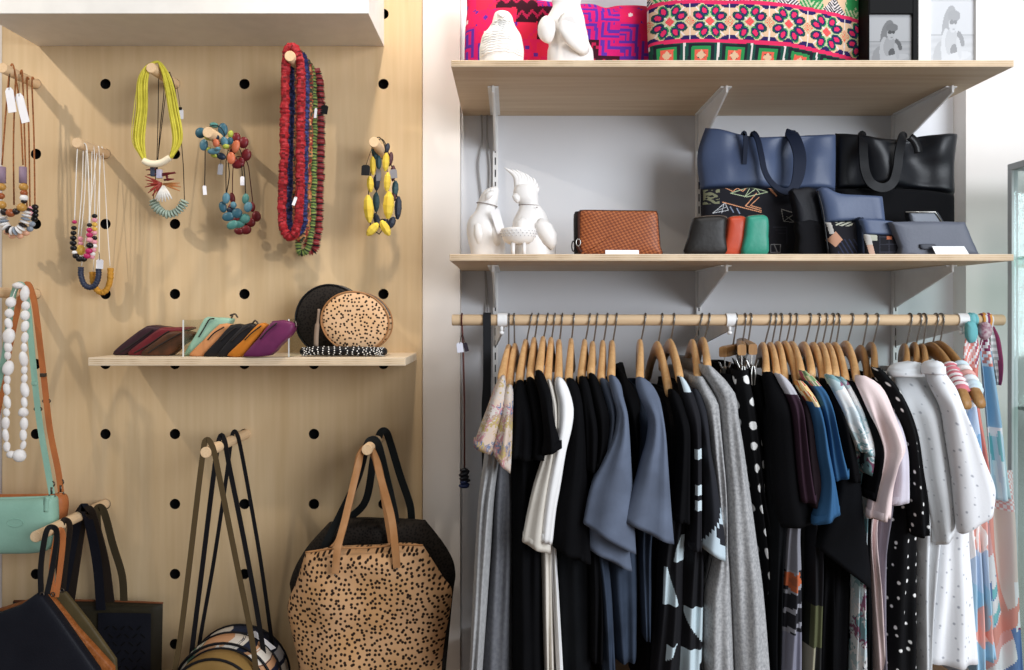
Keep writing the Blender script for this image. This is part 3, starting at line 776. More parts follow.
clip_hanger(745, 742, 350, [(374, 737, 752), (410, 742, 760), (450, 746, 767), (490, 753, 770), (560, 762, 782), (B, 772, 788)], 'wooden clip hanger, second of the three in the middle of the rail', 'black skirt with large white spots on the second clip hanger', 22, k_pdots, DT + .02)
clip_hanger(750.6, 753, 349.5, [(380, 752, 764), (410, 757, 769), (450, 762, 774), (490, 765, 778), (560, 772, 786), (B, 778, 792)], 'wooden clip hanger, rightmost of the three in the middle of the rail', 'plain black skirt on the rightmost clip hanger', 23, k_black2, DT + .04)
# --- right half
garment('black_blouse', 'roomy black short sleeved top right after the clip hangers', TOP, (770.5, 763, 343, 766, 376),
        [(380, 762, 775), (420, 768, 795), (480, 770, 800), (530, 771, 792), (580, 772, 787), (B, 774, 783)], k_black2,
        [(371, 761.5, 773), (384, 763.5, 781), (396, 765.5, 787), (418, 768, 793.5), (452, 769.5, 798), (490, 772, 804), (524, 778, 811)], -3, k_black, seed=24, ds=DT + .005)
garment('plum_blouse', 'plum top with a pale grey shoulder beside the roomy black top', TOP, (775.5, 770.5, 343, 777, 378),
        [(384, 778, 790), (420, 789, 803), (480, 794, 812), (540, 792, 800), (B, 786, 798)], k_black,
        [(373, 774, 781.5), (382, 778, 789), (392, 783.5, 795), (405, 789, 800.5), (425, 792, 803), (455, 794.5, 807), (480, 797, 811), (500, 800, 815)], -2, k_plum, seed=25,
        spaint=lambda a, y: lin('#b9b8be') if y < 394 + 3 * a else lin('#35242f'))
def yoke(y0, base, cols, sd):
    cs = [lin(c) for c in cols]; bs = lin(base)
    def f(a, y):
        if y > y0 + 3 * a: return bs
        v = noise.noise(Vector((a * 1.6 + sd, y * .22, sd))) * .5 + .5
        return cs[int(v * 2.2 * len(cs)) % len(cs)]
    return f
def print_c(a, y):
    if a > 1.1: return (.02, .02, .022)
    u = (a + 1) / 2
    if y < 572: c = (.22, .22, .25)
    elif y < 635: c = (.018, .018, .022) if (math.sin(y * .33 + u * 2.5) < .72) else (.28, .28, .31)
    else: c = (.20, .20, .25)
    dd = ((u - .42) * 18) ** 2 + (y - 582) ** 2
    r_ = 8.5 + 1.6 * math.sin(5 * math.atan2(y - 582, (u - .42) * 18))
    if dd < r_ * r_: c = (.45, .12, .05) if dd > 12 else (.32, .10, .05)
    return c
garment('maroon_blouse', 'dark maroon top with a grey printed skirt part showing an orange flower', 'top', (781, 778, 342, 784.5, 381),
        [(386, 787, 799), (420, 796, 810), (480, 797, 815), (525, 790, 805), (575, 787, 806), (630, 784, 806), (B, 781, 806)], k_maroon,
        [(384, 790, 799), (395, 796, 806), (410, 799, 810), (430, 801, 813), (455, 803, 817), (480, 806, 820), (505, 809, 823)], -2, k_maroon, seed=26, paint=print_c, ds=DT - .005, bdn=DT - .008)
def olive(a, y):
    if a > 1.1: return (.03, .03, .03)
    if y < 606: return (.012, .012, .014)
    if y < 648: return (.085, .09, .045) if -.7 < a < .6 else (.02, .022, .015)
    return (.30, .28, .20) if a < -.1 else (.02, .02, .02)
garment('blue_blouse', 'blue top with a yellow and red flowered shoulder', TOP, (790, 785, 341.6, 798, 387),
        [(396, 801, 812), (430, 808, 820), (480, 814, 830), (540, 812, 828), (600, 811, 828), (B, 806, 826)], k_blue,
        [(380, 793, 803), (388, 797, 808), (397, 803, 814), (408, 808.5, 819), (425, 811.5, 823), (451, 814.5, 827), (480, 819, 832), (518, 812, 838)], -12, k_blue, seed=27, paint=olive, ds=DT - .02, spaint=yoke(404, '#345c82', ('#dcc184', '#e6d3b0', '#b83a32', '#cf8f48', '#e2d0a0', '#dcc184'), 3.))
garment('blue_blouse', 'blue top with a green and pink flowered shoulder', TOP, (796, 792, 342, 801.6, 376),
        [(384, 806, 816), (430, 820, 834), (480, 826, 842), (560, 822, 842), (B, 820, 842)], k_black,
        [(370, 798.5, 806), (376, 801, 812), (383, 806, 818), (392, 813, 825), (405, 818.5, 830), (430, 824.5, 835), (455, 828, 841.5), (476, 831.5, 848)], -8, k_blue, seed=28, ds=DT - .012, bdn=DT + .02, spaint=yoke(385, '#345c82', ('#8fa877', '#cfc9a4', '#a95a6b', '#a3b389', '#cabfae', '#68825f'), 9.))
garment('black_blouse', 'loose sheer black blouse whose wide sleeve hangs lowest among the dark tops', 'blouse', (810, 804, 342.5, 812, 376),
        [(382, 817, 828), (430, 830, 846), (480, 834, 856), (560, 824, 856), (B, 820, 852)], k_black,
        [(378, 819, 829), (390, 823, 834), (410, 829, 840), (430, 833.5, 846), (455, 835, 854), (485, 834, 859), (515, 830, 863), (545, 822, 868), (568, 816, 870)], 42, cloth('sheer_black', '#0f1013', '#0b0b0d'), seed=29, ds=DT - .004, bdn=DT + .02)
garment('black_blouse', 'plain black top tucked between the blue and the painted floral tops', TOP, (819, 813.5, 343, 824, 385),
        [(386, 821, 832), (430, 836, 850), (500, 842, 860), (580, 840, 858), (B, 838, 857)], k_black2,
        [(383, 821, 831), (396, 826, 837), (420, 833, 845), (450, 837, 853), (480, 842, 858)], 2, k_black, seed=30, bdn=DT + .03)
garment('painted_floral_blouse', 'painted floral top in white, teal and magenta, left of its pair', TOP, (826, 821, 343, 829, 378),
        [(384, 830, 842), (430, 848, 864), (470, 854, 867), (520, 858, 867), (600, 858, 868), (B, 856, 868)], k_collage,
        [(374, 823.5, 834), (384, 828, 842), (396, 834, 848.5), (410, 840, 855.5), (425, 843.5, 862), (440, 850, 867), (453, 855, 871)], 6, None, seed=31, ds=DT - .02)
garment('painted_floral_blouse', 'painted floral top in white, teal and magenta, right of its pair', TOP, (833, 828, 343.6, 836, 378),
        [(384, 838, 848), (430, 853, 868), (470, 861, 872), (540, 861, 870), (B, 860, 872)], k_collage,
        [(376, 834, 843), (390, 842, 853), (410, 851, 862), (430, 857, 868), (455, 861, 872), (474, 862, 872.5)], 4, None, seed=32, ds=DT - .008)
garment('black_dress', 'black dress left of the blush pink top', 'dress', (838, 835, 343, 846, 383),
        [(386, 846, 857), (430, 866, 882), (480, 864, 880), (540, 862, 874), (620, 864, 876), (B, 862, 876)], k_black,
        [(380, 845, 853.5), (393, 850, 861.5), (407, 855.5, 868), (428, 864, 877.5), (446, 869, 883.5), (466, 867, 884), (484, 864.5, 879), (498, 863, 875)], 3, None, seed=33, ds=DT - .016)
garment('pink_blouse', 'blush pink cotton top with the soft draped sleeve', TOP, (852, 846, 341.6, 856.6, 379),
        [(384, 856, 872), (430, 874, 897), (480, 874, 892), (530, 869, 880), (590, 874, 884), (B, 880, 893)], k_pink,
        [(375, 854, 867), (385, 856.5, 879), (395, 861, 885.5), (417, 869, 894), (436, 876.5, 901), (450, 880, 903.5), (464, 879.5, 897), (478, 876.5, 893), (492, 871.5, 890.5), (517, 867.5, 888.5)], -1, None, seed=34, ds=DT - .032, fold=.008)
garment('lilac_shirt', 'lilac white shirt whose cuffed sleeve shows beside the pink top', 'shirt', (866, 861, 346, 868, 386),
        [(390, 864, 876), (430, 880, 896), (500, 884, 898), (560, 879, 891), (B, 880, 891)], k_lav,
        [(386, 864, 874), (400, 874, 886), (425, 884, 898), (452, 890, 904), (480, 891.5, 905), (501, 888, 906)], -6, k_lilac, seed=35, ds=DT - .008, hmat=m_hang2)
garment('spotted_dress', 'black dress with small white spots beside the white shirts', 'dress', (877, 871.4, 343, 874, 373),
        [(376, 872, 884), (400, 887, 901), (436, 900, 914), (471, 903, 919), (500, 893, 922), (540, 889, 924), (600, 888.5, 923), (B, 890, 924)], k_sdots,
        [(367, 870.5, 880.5), (376, 875.5, 887), (388, 885, 896), (412, 894, 907.5), (436, 901.5, 914.7), (471, 906, 919.5), (500, 908, 924), (533, 912, 925)], -4, None, seed=36, ds=DT - .012, hmat=m_hang2)
garment('white_shirt', 'white dotted shirt with a collar, left of the two white shirts', 'shirt', (910, 904.7, 344.5, 906, 368),
        [(372, 890, 922), (388, 895, 931), (412, 905, 942), (436, 913, 945), (500, 921, 952), (560, 923, 944), (620, 924, 938), (B, 925, 935)], k_wdots2,
        [(369, 891, 923), (378, 892, 926), (390, 895, 932), (405, 901, 939), (420, 908, 943), (445, 915, 947), (475, 920, 952), (505, 927, 956), (538, 934, 951)], -12, None, seed=37, ds=DT + .004, hmat=m_hang2, collar=[(361, 904, 918), (364, 894, 921.5), (370, 889, 922.5), (376, 889.5, 922)], rs=.024, dt=1.45)
hanger(919.5, 914.5, 343, 917, 366, 'brown wooden hanger between the collars of the two white shirts', 1.47, m_hang2)
garment('white_shirt', 'bright white dotted shirt, right of the two white shirts', 'shirt', (924, 922, 344.5, 925, 368),
        [(374, 924, 942), (400, 940, 958), (436, 948, 972), (480, 946, 984), (537, 940, 977), (593, 938, 981), (640, 935, 985), (668, 934, 987)], k_wdots,
        [(366, 925, 941), (376, 927, 946), (388, 932, 954), (407, 942, 960), (436, 947, 973), (471, 953, 985), (500, 956, 994), (520, 959, 992)], -26, None, seed=38, ds=DT - .03, hmat=m_hang2, collar=[(360, 928, 938), (363, 924.5, 941), (369, 923.5, 942.5), (374, 924, 943)], rs=.024, dt=1.45)
k_stripe = MBLOTCH('striped_strap', ['#e9dede', '#d9707c', '#efe6e4', '#e0909a'], 60, vor=True)
for (hk, rows, srows, lab, hl, km, kb) in (
        ((936, 931, 343, 967, 405), [(400, 957, 968), (440, 962, 976), (520, 962, 984), (560, 968, 986), (B, 974, 990)], [(371, 941, 947), (380, 945, 954), (389, 950, 960), (397, 956, 965)],
         'pink striped strappy dress on a hanger with its bare wooden end sticking out', 'brown hanger with a bare rounded end sticking out past the pink striped strap', k_stripe, k_abst),
        ((941, 939, 341.6, 981, 404), [(402, 970, 980), (440, 972, 986), (517, 974, 994), (560, 978, 992), (600, 981, 994), (662, 983, 1002)], [(375, 953, 961), (384, 957, 969), (394, 964, 977), (401, 969, 981)],
         'pastel patterned strappy dress behind the right white shirt', 'outermost brown hanger with a bare rounded end, nearest the scarves', k_abst, k_abst)):
    hg = hanger(*hk, hl, dt=1.36, mat=m_hang2, w0=.012, w1=.021)
    t = empty('strappy_dress', (wx(hk[1], DR), DR, wz(400, DR)), lab, 'dress', GR)
    arm = ARM[hg.name]; cs_ = [lin(c) for c in (('#e6dcdb', '#cf7a84') if km is k_stripe else ('#c9dbe4', '#e6e2e0', '#dba79f', '#dfe6ea'))]
    q = [arm(.50 + .36 * i / 24) + Vector((0, 0, .001)) for i in range(25)]
    wrap(t, 'strap', MB().tube(q, [.0145 + .0012 * math.sin(i * 1.3) for i in range(25)], 14, colf=lambda i, k: cs_[(i // (2 if km is k_stripe else 5)) % len(cs_)]), MPAINT(), 0)
    wrap(t, 'body', body_mesh(rows, hk[1], DT + .03, DT + .03, seed=hk[0], fold=.006), kb)
# ------------------------------------------------------------------ necklaces on the pegs
NG = 'necklaces on the pegs'
def bm_mat(name, col, rough=.35, bump=.05, **k): return M('bead_' + name, col, rough, bump, 200, spec=.5, **k)
m_cordw = M('cord_white', '#e8e2d8', .8, .1); m_cordb = M('cord_brown', '#a5683c', .7, .4, 900, '#7d4a28', 300); m_cordk = M('cord_black', '#1d1917', .8, .1); m_cordm = M('cord_maroon', '#4a1f1f', .8, .1)
m_tag = M('tag_card', '#eceaec', .7, 0); m_tagk = M('tag_black', '#1b1b1d', .6, 0); m_tagg = M('tag_grey', '#8d8c90', .6, 0)
def pp(pts, d): return [P(x, y, d) for x, y in pts]
def cord(t, pts, d, r, mat, nm='cord', smooth=True, dd=None):
    q = [P(x, y, (dd[i] if dd else d)) for i, (x, y) in enumerate(pts)]
    return MB().tube(crom(q, 6) if smooth and len(q) > 2 else q, r, 6).build(nm, mat, t)
def card(t, x, y, w, h, d, rot=0., mat=None, nm='price_tag', string=None):
    c = P(x, y, d); R_ = Matrix.Rotation(rot, 3, 'Y'); w, h = w / F * d / 2, h / F * d / 2
    mb = MB().prism([c + R_ @ Vector(p) for p in ((-w, 0, -h), (w, 0, -h), (w, 0, h * .75), (w * .5, 0, h), (-w * .5, 0, h), (-w, 0, h * .75))], (0, .0012, 0))
    o = mb.build(nm, mat or m_tag, t, False)
    if string: MB().tube([P(string[0], string[1], d + .001), c + R_ @ Vector((0, 0, h * .8))], .0006, 5).build('tag_string', m_cordk, o)
    return o
def bead(t, x, y, d, rx, ry, mat, dep=None, rot=0., nm='bead', jit=0., nu=14, nv=9):
    k = d / F
    return MB().ell(P(x, y, d), rx * k, (dep if dep else min(rx, ry)) * k, ry * k, Matrix.Rotation(rot, 3, 'Y'), nu, nv, jit).build(nm, mat, t)
def discs(t, pts, d, r, th, mats, spacing, nm='bead', jitter=0.):
    q = resample(crom(pp(pts, d), 8), 200); L = plen(q); n = max(2, int(L / (spacing / F * d)))
    q = resample(q, n)
    for i, p in enumerate(q):
        tn = (q[min(n - 1, i + 1)] - q[max(0, i - 1)]).normalized()
        rot = tn.to_track_quat('Z', 'Y').to_matrix(); k = d / F; rr = r * (1 + jitter * (RND.random() - .5))
        MB().ell(p, rr * k, rr * k, th * k, rot, 12, 8).build(nm, mats[i % len(mats)], t)
PD = 1.70
def necklace(x, y, d, label): return empty('necklace', P(x, y, d), label, 'necklace', NG)
gold = bm_mat('gold', '#b98a44'); purp = bm_mat('lavender', '#8d7788', .6); dk = bm_mat('dark', '#2a2220'); rustb = bm_mat('rust', '#9a5430')
blk = bm_mat('black', '#161415'); pinkb = bm_mat('pink', '#e29aa6'); mag = bm_mat('magenta', '#b52a5e'); yel = bm_mat('yellow', '#dcb04c'); whi = bm_mat('white', '#ece8e4'); gry = bm_mat('greyblue', '#8f98a4'); peach = bm_mat('peach', '#e6b090')
# peg at the top left edge
t = necklace(20, 75, 1.685, 'brown chain necklace with lavender tubes and round gold beads at the far left')
cord(t, [(2, 165), (6, 110), (10, 70), (14, 68), (20, 110), (23, 165)], 1.685, .0018, m_cordb)
for x in (2, 23): MB().tube(pp([(x, 167), (x, 183)], 1.685), .0075, 10).build('tube_bead', purp, t)
for x, y, r, m in ((1.5, 187, 4.2, gold), (23.5, 187, 4.4, gold), (24, 193, 3.6, rustb), (24, 198, 4, whi), (24, 201, 3, dk), (21.7, 207.5, 4.8, gold), (16, 211.5, 3.6, dk), (10.5, 213, 4.6, rustb), (4.5, 212, 4, dk), (1.5, 205, 4.6, gold), (1, 196, 3.6, rustb)):
    bead(t, x, y, 1.68, r, r * .9, m)
card(t, 10.5, 100, 8, 25, 1.675, -.15, None, 'price_tag', (10, 72)); card(t, 22, 108, 8, 30, 1.68, -.25, None, 'price_tag', (19, 74))
t = necklace(25, 78, 1.705, 'brown chain necklace ending in white and grey discs, behind the gold beads')
cord(t, [(14, 205), (13.5, 140), (16, 76), (20, 74), (22.5, 76), (25, 150), (27, 207)], 1.705, .0018, m_cordb)
discs(t, [(3, 218), (6, 227), (13, 231), (20, 229), (25, 221), (27.5, 209)], 1.70, 4.6, 1.6, [whi, gry, whi, whi, dk], 3.1)
t = necklace(33, 80, 1.725, 'double brown chain necklace with pink, black and peach beads, nearest the wall')
for x in (30, 35): cord(t, [(x, 212), (x - 1, 140), (x - 3, 82), (x - 1, 79)], 1.725, .0018, m_cordb)
for x, y, m in ((31, 209, pinkb), (32, 213.5, pinkb), (35, 211, blk), (35, 215, blk), (34.5, 219, blk), (32, 224, gry), (30, 229, gry), (26, 233, peach), (20, 236, peach), (12, 236, peach), (7, 232, peach), (35, 207, dk)):
    bead(t, x, y, 1.722, 3.4, 2.8, m)
# second peg: white cords
t = necklace(82, 150, 1.67, 'white corded necklace with black and magenta beads, frontmost on its peg')
cord(t, [(74.5, 222), (76, 180), (78, 145), (83, 143), (87, 150), (89, 190), (89.5, 225)], 1.67, .0012, m_cordw)
for x, y, r, m in ((74.5, 222, 2.4, mag), (74, 228, 2.8, blk), (73.5, 233, 3, blk), (73.3, 238, 3.2, blk), (73.2, 243, 3.4, blk), (73.6, 248, 3.4, blk), (74.5, 252.5, 2.6, whi), (76, 256, 3.4, blk), (79.5, 259, 3.6, blk), (83.5, 259, 3.6, blk), (87, 256, 3.6, mag), (89, 251, 3.6, mag), (89.8, 245.5, 3.6, blk), (89.8, 240, 3.4, pinkb), (89.6, 235, 3.4, mag), (89.5, 230, 3, mag), (89.4, 225, 2.6, blk)):
    bead(t, x, y, 1.67, r, r * .8, m)
t = necklace(84, 151, 1.69, 'white corded necklace with one fat yellow bead in its middle')
cord(t, [(78, 238), (82, 190), (83.5, 148), (86, 147), (85, 190), (81, 236)], 1.69, .0011, m_cordw)
bead(t, 80.5, 239, 1.69, 2.6, 2.6, pinkb); bead(t, 80.7, 243.5, 1.69, 2.6, 2.2, pinkb); bead(t, 80.8, 250, 1.69, 4, 5.4, yel); bead(t, 80.6, 257, 1.69, 2.4, 2.2, whi)
t = necklace(92, 153, 1.71, 'white corded necklace with a straight run of pink, white and yellow beads')
cord(t, [(88, 250), (91, 200), (92, 151), (94, 150), (95, 180), (94.5, 215)], 1.71, .0011, m_cordw)
for i, (y, m) in enumerate(((216, blk), (220, pinkb), (224.5, yel), (229, yel), (233, pinkb), (238, blk), (242, pinkb), (246, whi), (250, pinkb), (254, whi), (257, pinkb))): bead(t, 94.5 - (i > 7) * (i - 7) * .9, y, 1.71, 2.8, 2.2, m)
navy = bm_mat('navy_glitter', '#2b3145', .4, .8); ochre = bm_mat('ochre', '#c38a2f', .7, .9)
t = necklace(97, 154, 1.73, 'white corded necklace ending in a dark navy glitter tube')
cord(t, [(81.5, 266), (90, 210), (97, 153), (99, 152), (99.5, 200), (99, 265)], 1.73, .0010, m_cordw)
q = crom(pp([(81, 267), (81, 275), (84, 284), (89.5, 287.5), (95.5, 284.5), (98.5, 276), (98.5, 268)], 1.73), 10)
MB().tube(q, [.0058 * (1 + .12 * math.sin(i * 2.1)) for i in range(len(q))], 10).build('tube_bead', navy, t)
card(t, 99.6, 264, 7, 9.5, 1.722, .05, None, 'price_tag', (99, 252))
t = necklace(102, 155, 1.75, 'fine necklace with a fuzzy ochre crocheted loop, lowest at the wall')
cord(t, [(93, 272), (97, 220), (101, 155), (103, 154), (107, 220), (110, 266)], 1.75, .0009, m_cordw)
q = crom(pp([(92.5, 272), (93, 281), (97, 290), (102, 292.5), (107, 289), (110, 280), (110.5, 268)], 1.75), 12)
MB().tube(q, [.0062 * (1 + .2 * noise.noise(p * 400)) for p in q], 9).build('crochet_loop', ochre, t)
# third peg: yellow cords
m_yel = M('yellow_cord', '#d0c548', .6, .2, 900, '#bdb23a', 60); ivory = M('ivory_tube', '#efe2c6', .5, .1)
t = necklace(158, 70, 1.675, 'bright yellow multi strand necklace with a curved ivory tube')
rn = random.Random(5)
for i in range(14):
    o = (i - 6.5) / 6.5; f = rn.random()
    pts = [(145 + o * .8, 161 + abs(o)), (139 + o * 5, 140), (141.5 + o * 5 + f, 108), (142.5 + o * 4.5, 82), (148 + o * 2.5, 67), (156, 62.5 - f), (161 + o * 1.5, 65), (168 + o * 3.6, 82), (174 + o * 4.2 - f, 110), (177.5 + o * 4.2, 139), (171 + o * .8, 158)]
    cord(t, pts, 1.675 + .006 * math.sin(i * 2.3), .0022, m_yel, 'strand')
cord(t, [(143, 160), (132, 140), (134, 110), (138, 84), (147, 66)], 1.674, .0008, m_yel, 'strand')
q = crom(pp([(143.5, 160.5), (149, 163.2), (156, 163.8), (163, 162), (170, 157.5)], 1.668), 8)
MB().tube(q, [.0072 * (1 - .12 * abs(2 * i / (len(q) - 1) - 1) ** 4) for i in range(len(q))], 14).build('ivory_tube', ivory, t)
t = necklace(160, 72, 1.70, 'thin black corded necklace with a spiky fan of red, tan and white sticks')
cord(t, [(156.5, 174), (158, 120), (159, 70), (162, 69), (164, 90), (160, 130), (157, 174)], 1.70, .0009, m_cordk)
redst = bm_mat('red_stick', '#9c3b30'); tanst = bm_mat('tan_stick', '#b0713f'); whst = bm_mat('white_stick', '#e2ded6'); dred = bm_mat('dark_red', '#6b1c1f'); lil = bm_mat('lilac', '#c5c0d4'); nav = bm_mat('slate', '#3a4152')
def stick(x0, y0, x1, y1, m, r=1.0, d=1.70): MB().tube(pp([(x0, y0), (lerp(x0, x1, .5), lerp(y0, y1, .5)), (x1, y1)], d), [r * .8 / F * d, r / F * d, r * .35 / F * d], 7).build('stick_bead', m, t)
for k, (x, y) in enumerate(((145, 176), (146, 180), (145, 187), (148, 193), (152, 196), (155, 199), (147, 184), (150, 190))): stick(161 + (k % 3) * .4, 183, x, y, redst, 1.1, 1.698 + .002 * (k % 3))
for x, y in ((180, 183), (181, 187), (180, 191), (176, 189), (178, 185)): stick(163, 184, x, y, tanst, 1.1)
for x, y in ((155, 199.5), (159, 201), (162, 202), (165.5, 201.5), (169, 200), (172, 199), (157, 201)): stick(163.5, 186, x, y, whst, 1.5, 1.695)
for x0, y0, x1, y1 in ((160, 176, 175, 172), (161, 174, 176, 173), (164, 180, 174, 179), (166, 173, 168, 181)): stick(x0, y0, x1, y1, dred, 1.3, 1.693)
for x0, y0, x1, y1 in ((146, 170, 156, 169), (147, 175, 157, 174)): stick(x1, y1, x0, y0, dred, 1.1, 1.693)
MB().box(P(150, 176, 1.69), P(156.5, 167.5, 1.70), .001).build('square_bead', nav, t); MB().box(P(156, 178, 1.686), P(163, 170, 1.696), .001).build('square_bead', lil, t)
sage = bm_mat('sage', '#9fae9f', .5)
t = necklace(172, 76, 1.725, 'thin black corded necklace with a loop of sage green discs')
cord(t, [(153, 201), (160, 140), (168, 78), (171, 76), (176, 95), (182.5, 155), (184.5, 200)], 1.725, .0009, m_cordk)
discs(t, [(153.3, 201), (156, 207), (162, 212), (169, 214.5), (177, 211.5), (182, 206), (184.5, 201.5)], 1.725, 4.6, 1.5, [sage], 2.7, jitter=.25)
card(t, 180.5, 114, 5.5, 10, 1.72, 0, None, 'price_tag', (177, 86)); card(t, 180.3, 108.5, 3, 3, 1.719, 0, m_tagk, 'tag_clip')
# fourth peg: teal, orange and maroon pebble beads
teal = bm_mat('teal', '#2b4f5e', .4, col2='#345f6e', vscale=60); tealb = bm_mat('light_teal', '#5a8390', .4, col2='#466f7e'); lime = bm_mat('lime', '#a9b047', .4); orng = bm_mat('orange', '#c46c4a', .4); mar = bm_mat('maroon', '#6e1c22', .4, col2='#5a161b'); nvy = bm_mat('navy', '#1f2a3a', .4); tgrn = bm_mat('seagreen', '#4a7f78', .4)
def zz(x, y): return 185 + x / 5.155, 110 + y / 5.155
t = necklace(214, 140, 1.60, 'cluster necklace of teal, lime and orange pebbles wound round its peg')
for x, y, rx, ry, m, dd in ((80, 118, 28, 28, teal, 0), (195, 103, 26, 36, teal, .02), (97, 180, 22, 30, tealb, 0), (147, 213, 32, 16, tealb, -.01), (203, 165, 20, 28, tealb, -.005), (186, 238, 27, 18, nvy, .01), (120, 142, 24, 14, lime, -.012), (235, 124, 14, 20, lime, .02), (152, 236, 20, 10, lime, .01), (210, 188, 18, 13, lime, -.015), (160, 170, 18, 22, orng, -.02), (125, 205, 14, 14, lime, 0), (165, 140, 12, 14, nvy, -.01), (150, 78, 24, 14, tgrn, .025), (170, 200, 14, 10, tealb, -.02), (232, 160, 16, 20, teal, .02)):
    X, Y = zz(x, y); bead(t, X, Y, 1.60 + dd, rx / 5.155, ry / 5.155, m, 2.6, nm='pebble_bead', rot=RND.uniform(-.4, .4))
cord(t, [zz(80, 118), zz(120, 145), zz(160, 170), zz(205, 165), zz(195, 105), zz(150, 78), zz(80, 118)], 1.605, .0009, m_cordk)
cord(t, [zz(104, 205), zz(103, 300), zz(101, 390)], 1.60, .0009, m_cordk); card(t, *zz(101, 413), 3.6, 9.5, 1.6, -.08)
t = necklace(236, 140, 1.66, 'necklace of flat maroon and orange pebbles hung behind the teal cluster')
for x, y, rx, ry, m in ((265, 142, 22, 26, mar), (302, 168, 26, 30, mar), (316, 232, 26, 32, mar), (275, 278, 34, 24, mar), (252, 262, 22, 20, mar), (262, 188, 21, 34, orng), (238, 248, 22, 32, orng), (245, 215, 16, 20, mar), (292, 262, 18, 20, mar)):
    X, Y = zz(x, y); bead(t, X, Y, 1.655 if m is orng else 1.665, rx / 5.155, ry / 5.155, m, 2.4, nm='pebble_bead', rot=RND.uniform(-.3, .3))
cord(t, [zz(238, 248), zz(262, 188), zz(265, 142), zz(302, 168), zz(316, 232), zz(290, 262), zz(250, 265), zz(238, 248)], 1.664, .0009, m_cordm)
cord(t, [zz(292, 285), zz(296, 345)], 1.66, .0009, m_cordk, smooth=False); card(t, *zz(295, 365), 4, 9, 1.658)
card(t, *zz(182, 305), 5, 11, 1.63, .1, m_tagg, 'price_tag', zz(185, 260))
t = necklace(232, 168, 1.69, 'black corded necklace with a hanging loop of blue and teal pebbles')
for xs in ([(212, 262), (211, 340), (212, 435)], [(222, 262), (228, 340), (212, 440)], [(300, 262), (308, 340), (312, 440)]): cord(t, [zz(*p) for p in xs], 1.69, .0011, m_cordk)
cord(t, [zz(212, 262), zz(235, 170), zz(280, 200), zz(300, 262)], 1.69, .0011, m_cordk)
for x, y, rx, ry, m in ((212, 455, 20, 30, tealb), (195, 500, 20, 30, teal), (222, 550, 32, 24, teal), (240, 518, 26, 20, nvy), (268, 532, 28, 26, teal), (245, 592, 32, 22, tgrn), (280, 588, 32, 20, tgrn), (308, 560, 28, 26, tgrn), (325, 500, 22, 28, tealb), (312, 458, 18, 28, tgrn), (250, 490, 16, 18, tealb)):
    X, Y = zz(x, y); bead(t, X, Y, 1.685 + RND.uniform(-.006, .004), rx / 5.155, ry / 5.155, m, 2.5, nm='pebble_bead', rot=RND.uniform(-.5, .5))
t = necklace(240, 170, 1.735, 'maroon corded necklace with a hanging loop of flat maroon pebbles')
cord(t, [zz(244, 440), zz(248, 300), zz(270, 240), zz(320, 270), zz(338, 380), zz(350, 480)], 1.735, .0010, m_cordm)
for x, y, rx, ry in ((244, 455, 15, 30), (240, 510, 20, 26), (262, 570, 22, 24), (278, 625, 26, 18), (315, 618, 28, 24), (340, 580, 24, 24), (368, 548, 24, 28), (346, 500, 16, 26)):
    X, Y = zz(x, y); bead(t, X, Y, 1.735, rx / 5.155, ry / 5.155, mar, 2.2, nm='pebble_bead', rot=RND.uniform(-.3, .3))
# fifth peg: long strands
def strand(label, loop, d, r, cols, seed, spiky=0., stripe=0):
    t = necklace(loop[0][0], loop[0][1], d, label); rn = random.Random(seed)
    q = crom(pp(loop, d), 8, True); n = int(plen(q + [q[0]]) / .0016); q = resample(q, n, True)
    q = [p + Vector((noise.noise(p * 60 + Vector((seed, 0, 0))) * .0022, noise.noise(p * 50 + Vector((0, seed, 0))) * .003, 0)) for p in q]
    rr = [r * (1 + spiky * (.5 if i % 2 else -.5) + .3 * noise.noise(p * 420)) for i, p in enumerate(q)]
    cs = [lin(c) for c in cols]; cache = {}
    def cf(i, k):
        if stripe: return cs[(i // stripe) % len(cs)]
        if (i // 2, k) not in cache: cache[(i // 2, k)] = rn.choice(cs)
        return cache[(i // 2, k)]
    o = MB().tube(q, rr, 9, True, cf).build('seed_bead_strand', MPAINT('seed_beads', .45, 1., 900, .4), t); return t
t1 = strand('long red seed bead necklace, frontmost on its peg', [(299, 58), (301, 90), (300.5, 140), (300, 190), (298.5, 222), (294, 234), (288.5, 236.5), (283.5, 228), (282, 205), (284, 150), (285, 100), (286.5, 56), (292, 47)], 1.60, .0088, ['#8c1219', '#a81d27', '#6e0f15', '#b2333a', '#9a1820'], 1, .1)
card(t1, 294.6, 201, 3, 9, 1.585, .35, None, 'price_tag', (298, 186))
strand('long navy blue seed bead necklace behind the red one', [(305, 62), (306, 100), (305, 150), (304.5, 200), (303, 226), (297, 233), (291.5, 231), (289, 215), (289.5, 160), (291, 110), (291.5, 66), (297, 54)], 1.635, .0072, ['#20254d', '#2a3060', '#171a38', '#3c4478'], 2, .2)
strand('long brown and copper seed bead necklace in the middle of its peg', [(309, 66), (310, 110), (309, 170), (307, 225), (302, 238), (297, 236), (295, 210), (295.5, 150), (296, 110), (297, 70), (302, 60)], 1.665, .0062, ['#7a4a2c', '#b06a3e', '#3b4636', '#c48a5a', '#8c2f2b'], 3, .3)
strand('long green and gold striped bead necklace hanging lowest', [(312, 72), (314, 110), (313.5, 170), (312.5, 220), (309, 246), (303, 253), (298.5, 248), (299, 225), (302, 160), (303, 110), (303, 76), (307, 66)], 1.695, .0064, ['#4f6b3a', '#9aa85a', '#2a3328', '#7d8f4c'], 4, .5, 2)
